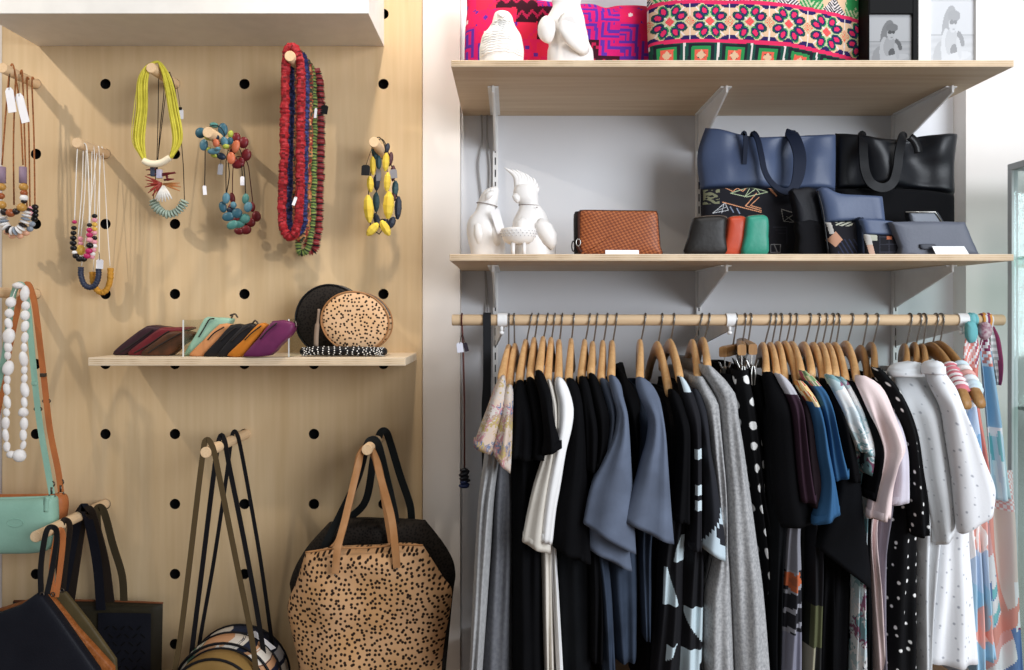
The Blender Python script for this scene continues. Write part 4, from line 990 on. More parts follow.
t1 = strand('long red and dark striped bead necklace nearest the pegboard', [(318, 78), (320.5, 110), (320, 170), (318.5, 225), (315.5, 246), (311, 251), (308, 244), (309, 200), (311.5, 140), (311, 90), (314, 72)], 1.735, .0080, ['#8f1d22', '#221d24', '#a33033', '#b05a5a'], 5, .7, 2)
card(t1, 324.3, 109.5, 7, 9, 1.725, .15, m_tagk, 'price_tag', (319, 94)); card(t1, 315.5, 113, 2.5, 10, 1.68, .1, m_tag, 'price_tag')
# sixth peg: yellow stones
ystone = M('yellow_stone', '#ddc14a', .55, .1, 200, '#cfae38', 40)
def y8(x, y): return 350 + x / 5.58, 125 + y / 5.58
def faceted(t, x, y, w, h, d, mat, rot=0., nm='stone_bead'):
    c = P(*y8(x, y), d); k = d / F / 5.58; R_ = Matrix.Rotation(rot, 3, 'Y'); rings = []
    for zz_, s in ((-.5, .3), (-.3, .85), (.02, 1.), (.3, .78), (.5, .28)):
        rings.append([c + R_ @ Vector((w / 2 * k * s * math.cos(2 * PI * i / 6 + .4), w / 2 * k * s * .8 * math.sin(2 * PI * i / 6 + .4), -zz_ * h * k)) for i in range(6)])
    MB().loft(rings, True, True).build(nm, mat, t, False, bevel=.0008)
t = necklace(380, 148, 1.675, 'necklace of chunky faceted yellow stones')
for x, y, w, h, r in ((127, 228, 36, 104, .02), (113, 330, 42, 92, .05), (104, 468, 60, 155, .06), (126, 582, 52, 92, -.75), (200, 207, 42, 104, -.06), (208, 318, 42, 108, -.06), (215, 447, 66, 152, -.05), (197, 575, 52, 96, .5)):
    faceted(t, x, y, w, h, 1.675, ystone, -r)
cord(t, [y8(163, 610), y8(115, 560), y8(104, 400), y8(113, 290), y8(128, 180), y8(135, 100), y8(160, 68), y8(188, 100), y8(200, 160), y8(208, 265), y8(212, 375), y8(210, 530), y8(163, 610)], 1.676, .0010, m_cordk)
card(t, *y8(87, 252), 8.5, 10.5, 1.665, .05, m_tagk, 'price_tag', y8(128, 110)); card(t, *y8(160, 278), 5, 12, 1.69, 0, m_tagg)
t = necklace(385, 150, 1.735, 'necklace of dark teal, maroon and navy stones behind the yellow stones')
dteal = bm_mat('deep_teal', '#2c4a4e', .5); dmar = bm_mat('deep_maroon', '#4a2429', .5); dnv = bm_mat('deep_navy', '#252c3a', .5)
for x, y, w, h, m, r in ((138, 150, 40, 80, dteal, .1), (160, 210, 36, 80, dteal, 0), (148, 320, 42, 90, dnv, 0), (146, 430, 42, 110, dteal, 0), (150, 530, 40, 80, dnv, .3), (190, 550, 50, 60, dnv, -.8), (232, 545, 44, 70, dnv, -.4), (268, 462, 44, 130, dnv, -.05), (252, 355, 40, 90, dteal, -.05), (246, 395, 30, 60, dmar, 0), (240, 270, 34, 90, dmar, -.05), (225, 190, 34, 80, dmar, -.15), (205, 130, 34, 60, dnv, -.3)):
    faceted(t, x, y, w, h, 1.735, m, -r)
cord(t, [y8(138, 150), y8(148, 320), y8(150, 530), y8(190, 560), y8(240, 540), y8(268, 460), y8(240, 270), y8(200, 110), y8(165, 80), y8(138, 150)], 1.736, .0010, m_cordk)
card(t, *y8(243, 272), 7, 9, 1.722, -.1, m_tagg)
# left edge: white shell necklace
shell = M('white_shell', '#eae6e2', .45, .1, 120, '#dcd5d0', 60)
t = necklace(15, 285, 1.60, 'white shell bead necklace hanging at the left edge')
pts = [(38, 78, 15, 16), (33, 117, 13, 14), (30, 153, 11, 18), (31, 197, 17, 24), (28, 237, 11, 17), (27, 267, 9, 13), (29, 312, 15, 23), (26, 352, 9, 15), (24, 385, 10, 18), (25, 430, 10, 20), (23, 467, 9, 13), (20, 505, 11, 19), (20, 548, 9, 19), (24, 588, 10, 15), (40, 616, 14, 11), (68, 620, 19, 19), (82, 583, 8, 14), (82, 547, 10, 18), (85, 507, 11, 20), (83, 467, 14, 14), (86, 432, 9, 17), (88, 388, 12, 24), (86, 348, 9, 14), (86, 318, 9, 13), (84, 279, 12, 24), (86, 238, 9, 14), (88, 203, 10, 16), (88, 163, 11, 17), (88, 124, 13, 16), (90, 90, 12, 14), (87, 48, 13, 23), (64, 20, 17, 10)]
q = []
for x, y, rx, ry in pts:
    X, Y = x / 3.53, 280 + y / 3.53; q.append((X, Y)); bead(t, X, Y, 1.60, rx / 3.53 * 1.22, ry / 3.53 * 1.2, shell, rx / 3.53 * .95, rot=RND.uniform(-.25, .25), nm='shell_bead', jit=.12)
cord(t, q + [q[0]], 1.601, .0009, m_cordw)

# ------------------------------------------------------------------ clutch bags at the left edge
m_mint = M('mint_leather', '#8fb5a2', .5, .2, 200, '#85ab98', 12, spec=.35); m_tan = M('tan_leather', '#b8703f', .5, .2, 250, '#a8623a', 15); m_brass = M('dark_metal', '#5b5148', .35, 0, metal=.8)
def strap(t, pts, dd, w, mat, nm='strap', th=.003, wd=None, per=6):
    q = crom([P(x, y, d) for (x, y), d in zip(pts, dd)], per) if len(pts) > 2 else [P(x, y, d) for (x, y), d in zip(pts, dd)]
    return MB().ribbon(q, w / F * dd[0], th, wd).build(nm, mat, t, True, angle=40)
def ring_(t, x, y, d, r, mat, nm='ring', th=.0014, sy=1.):
    c = P(x, y, d); k = d / F
    return MB().tube([c + Vector((r * k * math.cos(2 * PI * i / 16), 0, r * sy * k * math.sin(2 * PI * i / 16))) for i in range(16)], th, 6, True).build(nm, mat, t)
for (lab, mat, d, ol, st, w, lx) in (
    ('orange tan leather clutch bag, hanging behind the mint one', m_tan, 1.70, [(-60, 495), (0, 495), (45, 494.5), (62, 493.5), (67, 500), (66, 515), (60, 530), (56, 548), (-60, 548)],
     [(61, 492), (58, 470), (50, 430), (43.5, 375), (37, 320), (33, 296), (27, 284), (20, 300), (10, 345), (0, 400), (-18, 492)], 5.5, 0),
    ('mint green leather clutch bag on a long strap at the left edge', m_mint, 1.62, [(-80, 500), (0, 498), (35, 497), (54, 496), (57, 505), (57, 530), (52, 546), (40, 552), (0, 553), (-80, 553)],
     [(52, 494), (46, 460), (40, 425), (35, 383), (31, 340), (27.5, 305), (22, 285), (14, 292), (8, 330), (0, 378), (-30, 494)], 5.5, 0)):
    t = empty('clutch_bag', P(ol[2][0], ol[2][1], d), lab, 'bag', 'bags on the pegs')
    MB().puff(ol, d, .05, 3., wr=.006, seed=d).build('bag_body', mat, t)
    MB().tube(crom(pp([(ol[0][0], ol[0][1] + 1), (ol[2][0], ol[2][1] + 1), (ol[3][0], ol[3][1] + 1)], d - .004), 6), .0035, 8).build('zip_edge', mat, t)
    strap(t, st, [d + .0, d, d, d, d, d, d, d + .005, d + .01, d + .01, d + .01], w, mat)
    bx, by_ = st[3]
    MB().box(P(bx - 4, by_ + 2, d - .006), P(bx + 3.6, by_ - 2, d + .002), .001).build('buckle', m_brass if mat is m_tan else mat, t, False)
    ring_(t, bx + 3, by_ + 26, d, 4, m_brass, 'loop', .0012, .5)
    ring_(t, st[0][0], st[0][1] - 10, d, 2.6, m_brass, 'clasp_ring'); MB().tube(pp([(st[0][0], st[0][1] - 7), (st[0][0], st[0][1])], d), .0028, 8).build('clasp', m_brass, t); ring_(t, st[0][0], st[0][1] + 2, d, 3, m_brass, 'ring')
    if mat is m_mint:
        MB().ribbon(crom(pp([(47, 497), (46, 504), (45.5, 512)], d - .018), 4), .009, .003).build('zip_pull', mat, t)
        c = P(15, 523, d - .026); MB().tube([c + Vector((.016 * math.cos(2 * PI * i / 24), .001, .008 * math.sin(2 * PI * i / 24))) for i in range(24)], .0008, 5, True).build('embossed_mark', mat, t)
# ------------------------------------------------------------------ dark bags on the lower left peg
m_navyb = M('navy_leather', '#17181f', .55, .25, 300, '#111219', 12, spec=.25); m_olive = M('olive_leather', '#55492f', .5, .2, 300, '#4a3f29'); m_tanw = M('woven_tan', '#9a5c30', .5, .5, 260, '#83491f', 90); m_dbr = M('dark_brown_strap', '#231c17', .5, .1); m_blk = M('black_leather', '#141416', .4, .2, 260, spec=.4)
Yd = Vector((0, 1, 0))
def wtop(lo, hi):
    def f(i, t, fr):
        k = sm((abs(fr - lo) - .05) / hi); s = t.cross(Yd)
        if s.length < 1e-4: s = Vector((1, 0, 0))
        s.normalize()
        if s.x < 0: s = -s
        return Yd * (1 - k) + s * k
    return f
t = empty('tote_bag', P(90, 600, 1.72), 'black tote with a brown top band hanging flat behind the slanting bags', 'bag', 'bags on the pegs')
MB().quilt([[(13, 601), (90, 601.5), (163, 603)], [(11, 650), (90, 650), (162, 652)], [(9, 740), (90, 742), (160, 740)]], 1.735, .035, 30, 30, None).build('bag_body', M('dark_olive_leather', '#2b2619', .55, .2, 200, '#241f15'), t)
MB().tube(crom(pp([(14, 601), (90, 600.5), (163, 603)], 1.72), 8), .0022, 6).build('top_band', M('brown_edge', '#6a3c22', .6, .1), t)
MB().quilt([[(98, 613), (125, 613), (151, 613.5)], [(97, 740), (125, 740), (150, 740)]], 1.712, .008, 8, 16, None).build('pocket', m_navyb, t)
wv = MB()
for i in range(5):
    for j in range(12):
        c = P(107 + i * 8 + (j % 2) * 4, 628 + j * 8, 1.706); s = 1 if (i + j) % 2 else -1; k = 1.7 / F
        wv.box(c - Vector((.006, .0006, .0012)), c + Vector((.006, .0006, .0012)), .0004, Matrix.Rotation(s * .75, 3, 'Y'))
wv.build('woven_slits', M('slit_black', '#050506', .9, 0), t, False)
for pts, m, nm in (([(70, 601), (76, 560), (82, 520), (86, 512), (91, 512), (98, 535), (105, 565), (110, 602)], m_dbr, 'handle'), ([(62, 602), (70, 560), (78, 520), (82, 510), (86, 510), (93, 540), (98, 570), (101, 610)], m_navyb, 'handle')):
    strap(t, pts, [1.71, 1.70, 1.68, 1.66, 1.66, 1.68, 1.70, 1.71], 9 if nm else 7, m, nm)
strap(t, [(102, 602), (100, 560), (97, 520), (98, 508), (104, 512), (113, 545), (122, 575), (124, 602)], [1.72] * 8, 7, M('olive_strap', '#3b3222', .55, .1), 'handle')
for lab, mat, d, ol, st, sm_, dep in (
    ('olive leather pouch with its thin edge showing, hindmost of the three slanting bags', m_olive, 1.60, [(60, 591), (66, 591), (90, 621), (117, 659), (119, 700), (60, 740), (-30, 740), (-30, 625)], [(61, 590), (58, 560), (62, 525), (66, 520), (70, 528), (66, 560), (63, 590)], m_dbr, .016),
    ('woven tan leather pouch between the olive and the navy bag', m_tanw, 1.555, [(48, 593), (55, 598), (80, 629), (115, 667), (118, 720), (60, 745), (-40, 745), (-40, 620)], [(52, 594), (52, 565), (57, 535), (61, 530), (63, 540), (60, 570), (56, 597)], m_tan, .022),
    ('navy black leather bag filling the bottom left corner', m_navyb, 1.50, [(-60, 617), (0, 612), (22, 604), (38, 592.5), (45, 594), (62, 616), (100, 670), (118, 720), (60, 745), (-60, 745)], [(41, 594), (41, 565), (46, 533), (52, 527), (57, 535), (52, 570), (47, 594)], m_blk, .03)):
    t = empty('shoulder_bag', P(ol[1][0], ol[1][1], d), lab, 'bag', 'bags on the pegs')
    MB().puff(ol, d, dep, 5., smooth=0, wr=.002).build('bag_body', mat, t, True, bevel=.002)
    strap(t, st, [d, d, d, d + .003, d + .006, d + .006, d], 5, sm_, 'strap')
    ring_(t, st[0][0] + 1, st[0][1] + .5, d - .004, 2, m_brass, 'ring', .001)
# ------------------------------------------------------------------ round bags on thin straps
m_ostrap = M('olive_thin_strap', '#4f4029', .55, .1); m_bstrap = M('black_thin_strap', '#121114', .5, .1)
k_patch = MBLOTCH('patchwork', ['#1f2433', '#c9c2b4', '#b98a66', '#56705c', '#23273a', '#cfc6ba', '#6b5a48'], 40, vor=True)
k_patch2 = MBLOTCH('patchwork_navy', ['#1b2030', '#8d8d93', '#232a3e', '#b8b2aa', '#1d2233'], 30, vor=True)
def drum(t, cx, cy, r, d0, d1, mat, nm='bag_body'):
    rings = []; k0, k1 = d0 / F, d1 / F; r0 = r * (k0 + k1) / 2
    for dd, s in ((d0 + .008, .05), (d0 + .006, .6), (d0, .93), (d0 + .006, 1.), (lerp(d0, d1, .5), 1.03), (d1 - .006, 1.), (d1, .93), (d1 - .004, .5)):
        c = P(cx, cy, (d0 + d1) / 2); c.y = dd
        rings.append([c + Vector((r0 * s * math.cos(2 * PI * i / 40), 0, r0 * s * math.sin(2 * PI * i / 40))) for i in range(40)])
    MB().loft(rings, True, True).build(nm, mat, t)
    for dd in (d0 + .003, d1 - .003):
        c = P(cx, cy, (d0 + d1) / 2); c.y = dd
        MB().tube([c + Vector((r0 * 1.005 * math.cos(2 * PI * i / 40), 0, r0 * 1.005 * math.sin(2 * PI * i / 40))) for i in range(40)], .0028, 6, True).build('piping', m_bstrap, t)
for lab, mat, cx, cy, r, d0, d1, Ls, sm_ in (
    ('round olive leather bag on a thin olive strap, frontmost at the bottom edge', M('olive_bag', '#8d6f3f', .5, .2, 200, '#7b5f34', 10), 217, 698, 44, 1.52, 1.575, [[(171, 690), (180, 640), (190, 560), (202, 460), (206, 440), (213, 448), (220, 480), (236, 560), (252, 640), (258, 690)]], m_ostrap),
    ('round patchwork bag in navy, peach and green on a black strap', k_patch, 228, 688, 50, 1.585, 1.645, [[(188, 690), (192, 650), (202, 570), (213, 480), (219, 440), (224, 439), (230, 470), (244, 540), (256, 605), (268, 680)]], m_bstrap),
    ('round navy patterned bag on thin black straps, nearest the pegboard', k_patch2, 236, 680, 50, 1.66, 1.72, [[(196, 676), (200, 640), (214, 560), (226, 480), (232, 436), (237, 434), (242, 455), (252, 510), (262, 570), (273, 650), (276, 676)]], m_bstrap)):
    t = empty('round_bag', P(cx, cy - r, d0), lab, 'bag', 'bags on the pegs'); drum(t, cx, cy, r, d0, d1, mat)
    for L in Ls: strap(t, L, [lerp(d0, d1, .5)] * len(L), (5.2 if sm_ is m_ostrap else 4.6 if mat is k_patch else 3.6), sm_, 'strap', .0025)
    if mat is k_patch2:
        c = [P(x, y, 1.64) for x, y in ((241, 637), (255, 631), (276, 648), (262, 654))]
        MB().prism(c, (0, .0012, 0)).build('price_tag', m_tag, t, False)
# ------------------------------------------------------------------ totes on the fifth lower peg
k_cheetah = MDOTS('cheetah_hide', '#c09770', '#23150d', 104, .29, .8, .75, '#b58a5e', .25, 900, .05)
k_cheetah2 = MDOTS('cheetah_round', '#d6b08a', '#23150d', 122, .26, .8, .75, '#d2a87c', .15, 900, .05)
k_dkhide = MDOTS('dark_hide', '#241f1b', '#120f0d', 170, .3, .9, .7, '#24201c', .3, 600, .06)
def z7(x, y): return 280 + x / 3.72, 490 + y / 3.72
t = empty('tote_bag', P(370, 520, 1.66), 'dark brown hide tote hanging behind the spotted one', 'bag', 'bags on the pegs')
MB().quilt([[z7(185, 118), z7(260, 108), z7(400, 112), z7(540, 110)], [z7(95, 220), z7(250, 200), z7(450, 190), z7(620, 215)], [z7(40, 330), z7(250, 330), z7(450, 320), z7(652, 300)], [z7(45, 420), z7(250, 430), z7(450, 430), z7(640, 420)], [z7(90, 860), z7(300, 865), z7(450, 865), z7(600, 850)]], 1.665, .085, 40, 40, None, wr=.012, pu=2.5, pv=10).build('bag_body', k_dkhide, t)
m_blkh = M('black_green_leather', '#15191a', .45, .1)
for pts, dd in (([z7(150, 240), z7(215, 110), (357, 480), (366, 448), (371, 440), (378, 444), (386, 475), (394, 510), z7(430, 118)], [1.62, 1.62, 1.62, 1.61, 1.61, 1.61, 1.62, 1.62, 1.62]), ([z7(250, 112), (366, 500), (374, 455), (380, 434), (386, 432), (391, 445), (400, 475), (410, 505), z7(490, 125)], [1.70, 1.70, 1.70, 1.69, 1.69, 1.70, 1.70, 1.70, 1.70])):
    strap(t, pts, dd, 7.2, m_blkh, 'handle', .004)
t = empty('tote_bag', P(370, 545, 1.56), 'large tan tote with black cheetah spots, in front on its peg', 'bag', 'bags on the pegs')
MB().quilt([[z7(95, 232), z7(210, 217), z7(330, 214), z7(440, 204), z7(532, 206)], [z7(62, 340), z7(200, 330), z7(330, 320), z7(450, 315), z7(605, 320)], [z7(28, 430), z7(200, 430), z7(330, 430), z7(450, 430), z7(640, 385)], [z7(45, 540), z7(200, 540), z7(330, 540), z7(450, 540), z7(612, 560)], [z7(75, 680), z7(200, 690), z7(330, 690), z7(450, 690), z7(600, 680)], [z7(85, 860), z7(200, 870), z7(330, 870), z7(450, 870), z7(590, 860)]], 1.565, .10, 60, 60, None, wr=.014, pu=2.6, pv=12, seed=4).build('bag_body', k_cheetah, t)
m_tanh = M('tan_handle', '#a67a52', .5, .15, 250, '#97693f')
MB().tube(crom(pp([z7(95, 232), z7(210, 217), z7(330, 214), z7(440, 204), z7(532, 206)], 1.532), 8), .002, 6).build('top_edge', m_tanh, t)
# each handle runs from the bag's front over the peg and down again
hp = [z7(205, 312), z7(215, 215), (345, 520), (357, 470), (361.5, 451), (367.5, 444.2), (373.6, 451), (379, 472), (391, 515), z7(428, 210), z7(435, 290)]
def whandle(i, t_, fr):
    k = sm((abs(fr - .5) - .03) / .25); s = Vector((1, 0, .0))
    return Yd * (1 - k) + s * k
o = strap(t, hp, [1.508, 1.512, 1.54, 1.575, 1.59, 1.595, 1.59, 1.575, 1.54, 1.512, 1.508], 7.2, m_tanh, 'handle', .004, whandle, 8)
for x, y in ((205, 305), (435, 283)):
    X, Y = z7(x, y); MB().tube([P(X, Y + 3, 1.5045), P(X, Y + 3, 1.5)], .0022, 8).build('rivet', m_brass, t)
strap(t, [z7(190, 225), (341, 535), (355, 478), (360, 455), (367, 447), (374, 455), (381, 478), z7(420, 220)], [1.60, 1.60, 1.60, 1.61, 1.612, 1.61, 1.60, 1.60], 7, m_tanh, 'handle', .004)

# ------------------------------------------------------------------ purses on the narrow shelf
def z1(x, y): return 105 + x / 5.12, 300 + y / 5.12
def purse(nm, lab, cat, ol, d, mat, th=.03, zip_=None, pull=None, group='purses on the narrow shelf'):
    o2 = [z1(*p) for p in ol]; t = empty(nm, P(o2[0][0], o2[0][1], d), lab, cat, group)
    MB().puff(o2, d, th, 7, smooth=2, floor=LZ + .0006).build('purse_body', mat, t)
    if zip_: MB().tube(crom(pp([z1(*p) for p in zip_], d - th / 2 - .0015), 6), .0013, 6).build('zip', M('zip_dark', '#2a2522', .5, .3, 900), t)
    if pull: MB().tube(crom(pp([z1(*p) for p in pull], d - .004), 4), .0018, 6).build('zip_pull', m_brass, t)
    return t
LV = lambda n, c, c2: M('purse_' + n, c, .45, .15, 250, c2, 30, spec=.4)
d0 = 1.64
purse('wallet', 'dark plum leather wallet leaning at the left end of the narrow shelf', 'wallet', [(65, 262), (70, 284), (120, 286), (240, 215), (335, 152), (340, 138), (290, 132), (238, 130), (150, 190)], d0 + .05, LV('plum', '#3b2229', '#2e1a20'), .05, [(75, 270), (150, 220), (235, 160), (245, 150)])
purse('wallet', 'dark red leather wallet leaning between the plum and brown ones', 'wallet', [(135, 266), (148, 286), (210, 286), (300, 225), (410, 155), (455, 145), (440, 136), (345, 140), (300, 142), (220, 200)], d0 + .035, LV('red', '#6f1f26', '#591a1f'), .045, [(150, 272), (230, 225), (310, 170), (330, 160)])
purse('wallet', 'brown leather wallet leaning just left of the mint purse', 'wallet', [(205, 262), (218, 286), (340, 286), (400, 230), (460, 190), (462, 165), (400, 158), (345, 162), (280, 205)], d0 + .02, LV('brown', '#5c3520', '#3d2819'), .04, [(220, 272), (290, 225), (370, 180), (390, 170)])
purse('purse', 'mint green leather purse, tallest of the leaning row', 'purse', [(418, 272), (424, 288), (470, 286), (560, 200), (640, 130), (655, 105), (648, 92), (560, 88), (522, 92), (480, 170)], d0 + .012, LV('mint', '#93b59e', '#86a892'), .036, [(480, 190), (510, 140), (535, 100), (560, 95)], [(640, 105), (655, 75), (640, 80), (665, 72), (680, 90)])
purse('purse', 'peach leather purse leaning beside the mint one', 'purse', [(446, 272), (455, 288), (525, 286), (600, 210), (665, 140), (655, 126), (600, 122), (520, 200)], d0 - .0, LV('peach', '#cf9261', '#bf8050'), .034, [(525, 205), (560, 168), (610, 138)])
purse('purse', 'black leather purse leaning left of its black twin', 'purse', [(518, 275), (528, 288), (610, 286), (680, 215), (730, 140), (715, 126), (655, 126), (590, 200)], d0 - .012, LV('black', '#1f1c1e', '#171516'), .034, [(590, 210), (630, 170), (670, 140)])
purse('purse', 'black leather purse leaning against the orange one', 'purse', [(585, 277), (595, 288), (660, 286), (720, 215), (785, 140), (770, 122), (725, 124), (640, 210)], d0 - .022, LV('black2', '#242123', '#1a1819'), .032, [(645, 215), (690, 170), (740, 135)], [(755, 120), (770, 105), (785, 125), (765, 128)])
purse('purse', 'bright orange leather purse leaning beside the magenta one', 'purse', [(640, 274), (648, 289), (720, 287), (770, 220), (835, 140), (832, 124), (795, 120), (720, 200)], d0 - .034, LV('orange', '#c67a25', '#b56a1d'), .032, [(715, 205), (750, 170), (800, 132)])
purse('purse', 'magenta purple leather purse, rightmost of the leaning row', 'purse', [(722, 276), (732, 290), (850, 284), (900, 235), (960, 175), (978, 130), (955, 110), (868, 106), (800, 190)], d0 - .046, LV('magenta', '#6d2a52', '#5c2347'), .036, [(795, 200), (830, 160), (880, 118)], [(955, 125), (975, 110), (978, 140)])
# clear acrylic stand around the purses
t = empty('acrylic_stand', P(235, 352, 1.62), 'clear acrylic stand holding the leaning purses', 'display stand')
m_acr = MCLEAR('acrylic', '#f3f6f4'); m_ace = M('acrylic_edge', '#d9dad4', .2, 0, spec=.6)
for px, y0 in ((183.5, 320), (289, 319)):
    x = wx(px, 1.60); zt_ = wz(y0, 1.60)
    MB().box((x - .001, 1.60, LZ + .0006), (x + .001, 1.74, zt_)).build('side_panel', m_acr, t, False)
    MB().box((x - .0012, 1.598, LZ + .0006), (x + .0012, 1.5999, zt_)).build('panel_edge', m_ace, t, False)
# round hide bags and beaded strap
def z2(x, y): return 285 + x / 6.38, 270 + y / 6.38
def roundbag(lab, cx, cy, rx, ry, d, th, mat, seam, tilt=0.):
    t = empty('round_purse', P(cx, cy + ry, d), lab, 'bag', 'round bags on the narrow shelf')
    ol = [(cx + rx * math.cos(a) * 1. + ry * .0, cy + ry * math.sin(a) + tilt * rx * math.cos(a)) for a in [2 * PI * i / 48 for i in range(48)]]
    rings = []; k = d / F
    o3 = [P(x, y, d) for x, y in ol]; c = sum(o3, Vector()) / 48
    for s, y in ((.0, -th / 2 - .003), (.5, -th / 2 - .002), (.9, -th / 2), (.985, -th / 2 + .004), (1., -th / 4), (1., th / 4), (.985, th / 2 - .004), (.9, th / 2), (.4, th / 2)):
        rings.append([Vector((c.x + (p.x - c.x) * max(s, .02), d + y, c.z + (p.z - c.z) * max(s, .02))) for p in o3])
    mb = MB().loft(rings, True, True)
    mb.uv = [(v.x, v.z) for v in mb.v]
    mb.build('bag_body', mat, t)
    for yy in (-th / 2 + .003, th / 2 - .003):
        MB().tube([Vector((c.x + (p.x - c.x) * 1.0, d + yy, c.z + (p.z - c.z) * 1.0)) for p in o3], .0018, 6, True).build('piping', seam, t)
    # zip along the top
    zp = [Vector((c.x + (p.x - c.x) * 1.012, d, c.z + (p.z - c.z) * 1.012)) for p in o3[26:47]]
    MB().ribbon(zp, .010, .002, lambda i, t_, f: Yd).build('zip', M('zip_grey', '#5b5752', .5, .4, 900), t)
    return t
t = roundbag('round black hide bag standing behind the spotted one', 331.5, 319.5, 33.5, 34.5, 1.715, .05, k_dkhide, m_blk)
t = roundbag('round tan bag with small black cheetah spots on the narrow shelf', 357.3, 321.5, 33.4, 29.5, 1.66, .055, k_cheetah2, m_tanh, .06)
MB().ribbon(crom(pp([(319, 309), (318, 320), (316.5, 333), (316, 347)], 1.64), 5), .009, .003, taper=lambda f: 1. if f > .4 else .55).build('tassel', M('taupe_leather', '#8f7a68', .6, .1), t)
t = empty('beaded_strap', P(343, 357, 1.625), 'black beaded strap with white dots, rolled up in front of the round bags', 'bag strap')
q = crom(pp([(303, 353), (308, 351), (330, 350), (360, 350.5), (378, 351), (383, 352.5), (378, 354), (340, 353.6), (306, 354)], 1.63), 10); q = [Vector((p.x, p.y - .012 * math.sin(i * .06), max(p.z, LZ + .010))) for i, p in enumerate(q)]
mb = MB().tube(q, .0085, 12); mb.build('roll', M('black_bead_weave', '#131214', .4, .5, 900), t)
bd = MB(); rn = random.Random(3)
for i in range(0, len(q), 2):
    for a in range(5):
        an = PI + PI * a / 5 + (i % 4) * .15; bd.ell(q[i] + Vector((rn.uniform(-.002, .002), .0085 * math.sin(an), .0085 * math.cos(an) * .9)), .0016, .0016, .0016, None, 6, 4)
o = bd.build('white_beads', M('white_bead', '#e6e3dc', .4, 0), t); o['kind'] = 'stuff'
# ------------------------------------------------------------------ things on the two wide shelves
S1, S2 = ST1 + .0004, ST2 + .0004
def yb(z, d): return CY - (z - HC) / d * F          # photo row of height z at distance d
def under(z, d): return yb(z, d) + 1
# pink patchwork cushion
C_ = {k: lin(v) for k, v in dict(pk='#d8235c', rd='#dc2c4c', mg='#c81f6a', pu='#5b2f98', dk='#3a1622', wh='#e7cfd0', zg='#b0224a').items()}
def pinkprint(x, y):
    cx_, cy_ = math.floor((x - 456.5) / 20), math.floor((y + 59) / 15.2); fx, fy = (x - 456.5) / 20 - cx_, (y + 59) / 15.2 - cy_
    h = (cx_ * 5 + cy_ * 3) % 8
    if h in (0, 5, 2):
        m = max(1 - fx, fy) if (cx_ % 2) else max(fx, 1 - fy)
        return C_['pu'] if (m * 3.3) % 1 > .52 and m > .25 else C_['mg']
    if h in (3, 6):
        zz_ = abs((fx * 2) % 1 - .5) * .7 + .3
        return C_['zg'] if abs(fy - zz_) < .12 else C_['dk']
    if h == 1: return C_['rd'] if (int(fx * 9) + int(fy * 7)) % 11 else C_['pk']
    if (fx - .5) ** 2 * 1.7 + (fy - .5) ** 2 < .018: return C_['wh'] if h == 7 else C_['pu']
    if h == 4 and abs(fx - .5) + abs(fy - .5) > .82: return C_['pu']
    return C_['pk'] if (int(fx * 13) * 7 + int(fy * 11) * 3) % 13 else C_['rd']
d = 1.705; yz = under(S1, d)
t = empty('cushion', P(560, yz, d), 'hot pink patchwork cushion lying behind the white bird figurines', 'cushion', 'cushions on the upper shelf')
MB().quilt([[(466, -12), (478, -8), (510, 0), (560, 8), (590, 8), (603, 12), (618, 9), (650, 10), (672, 20)], [(467, 10), (520, 14), (560, 22), (600, 26), (650, 24), (676, 30)], [(465, 35), (520, 37), (560, 40), (600, 42), (650, 42), (675, 44)], [(464, yz - 4), (520, yz - 1), (560, yz), (600, yz), (650, yz - 1), (673, yz - 5)]],
           d, .12, 150, 60, pinkprint, floor=S1, wr=.008, pu=3, pv=2.6, seed=2).build('cushion_cover', MPAINT('woven_cloth', .9, .3, 700), t)
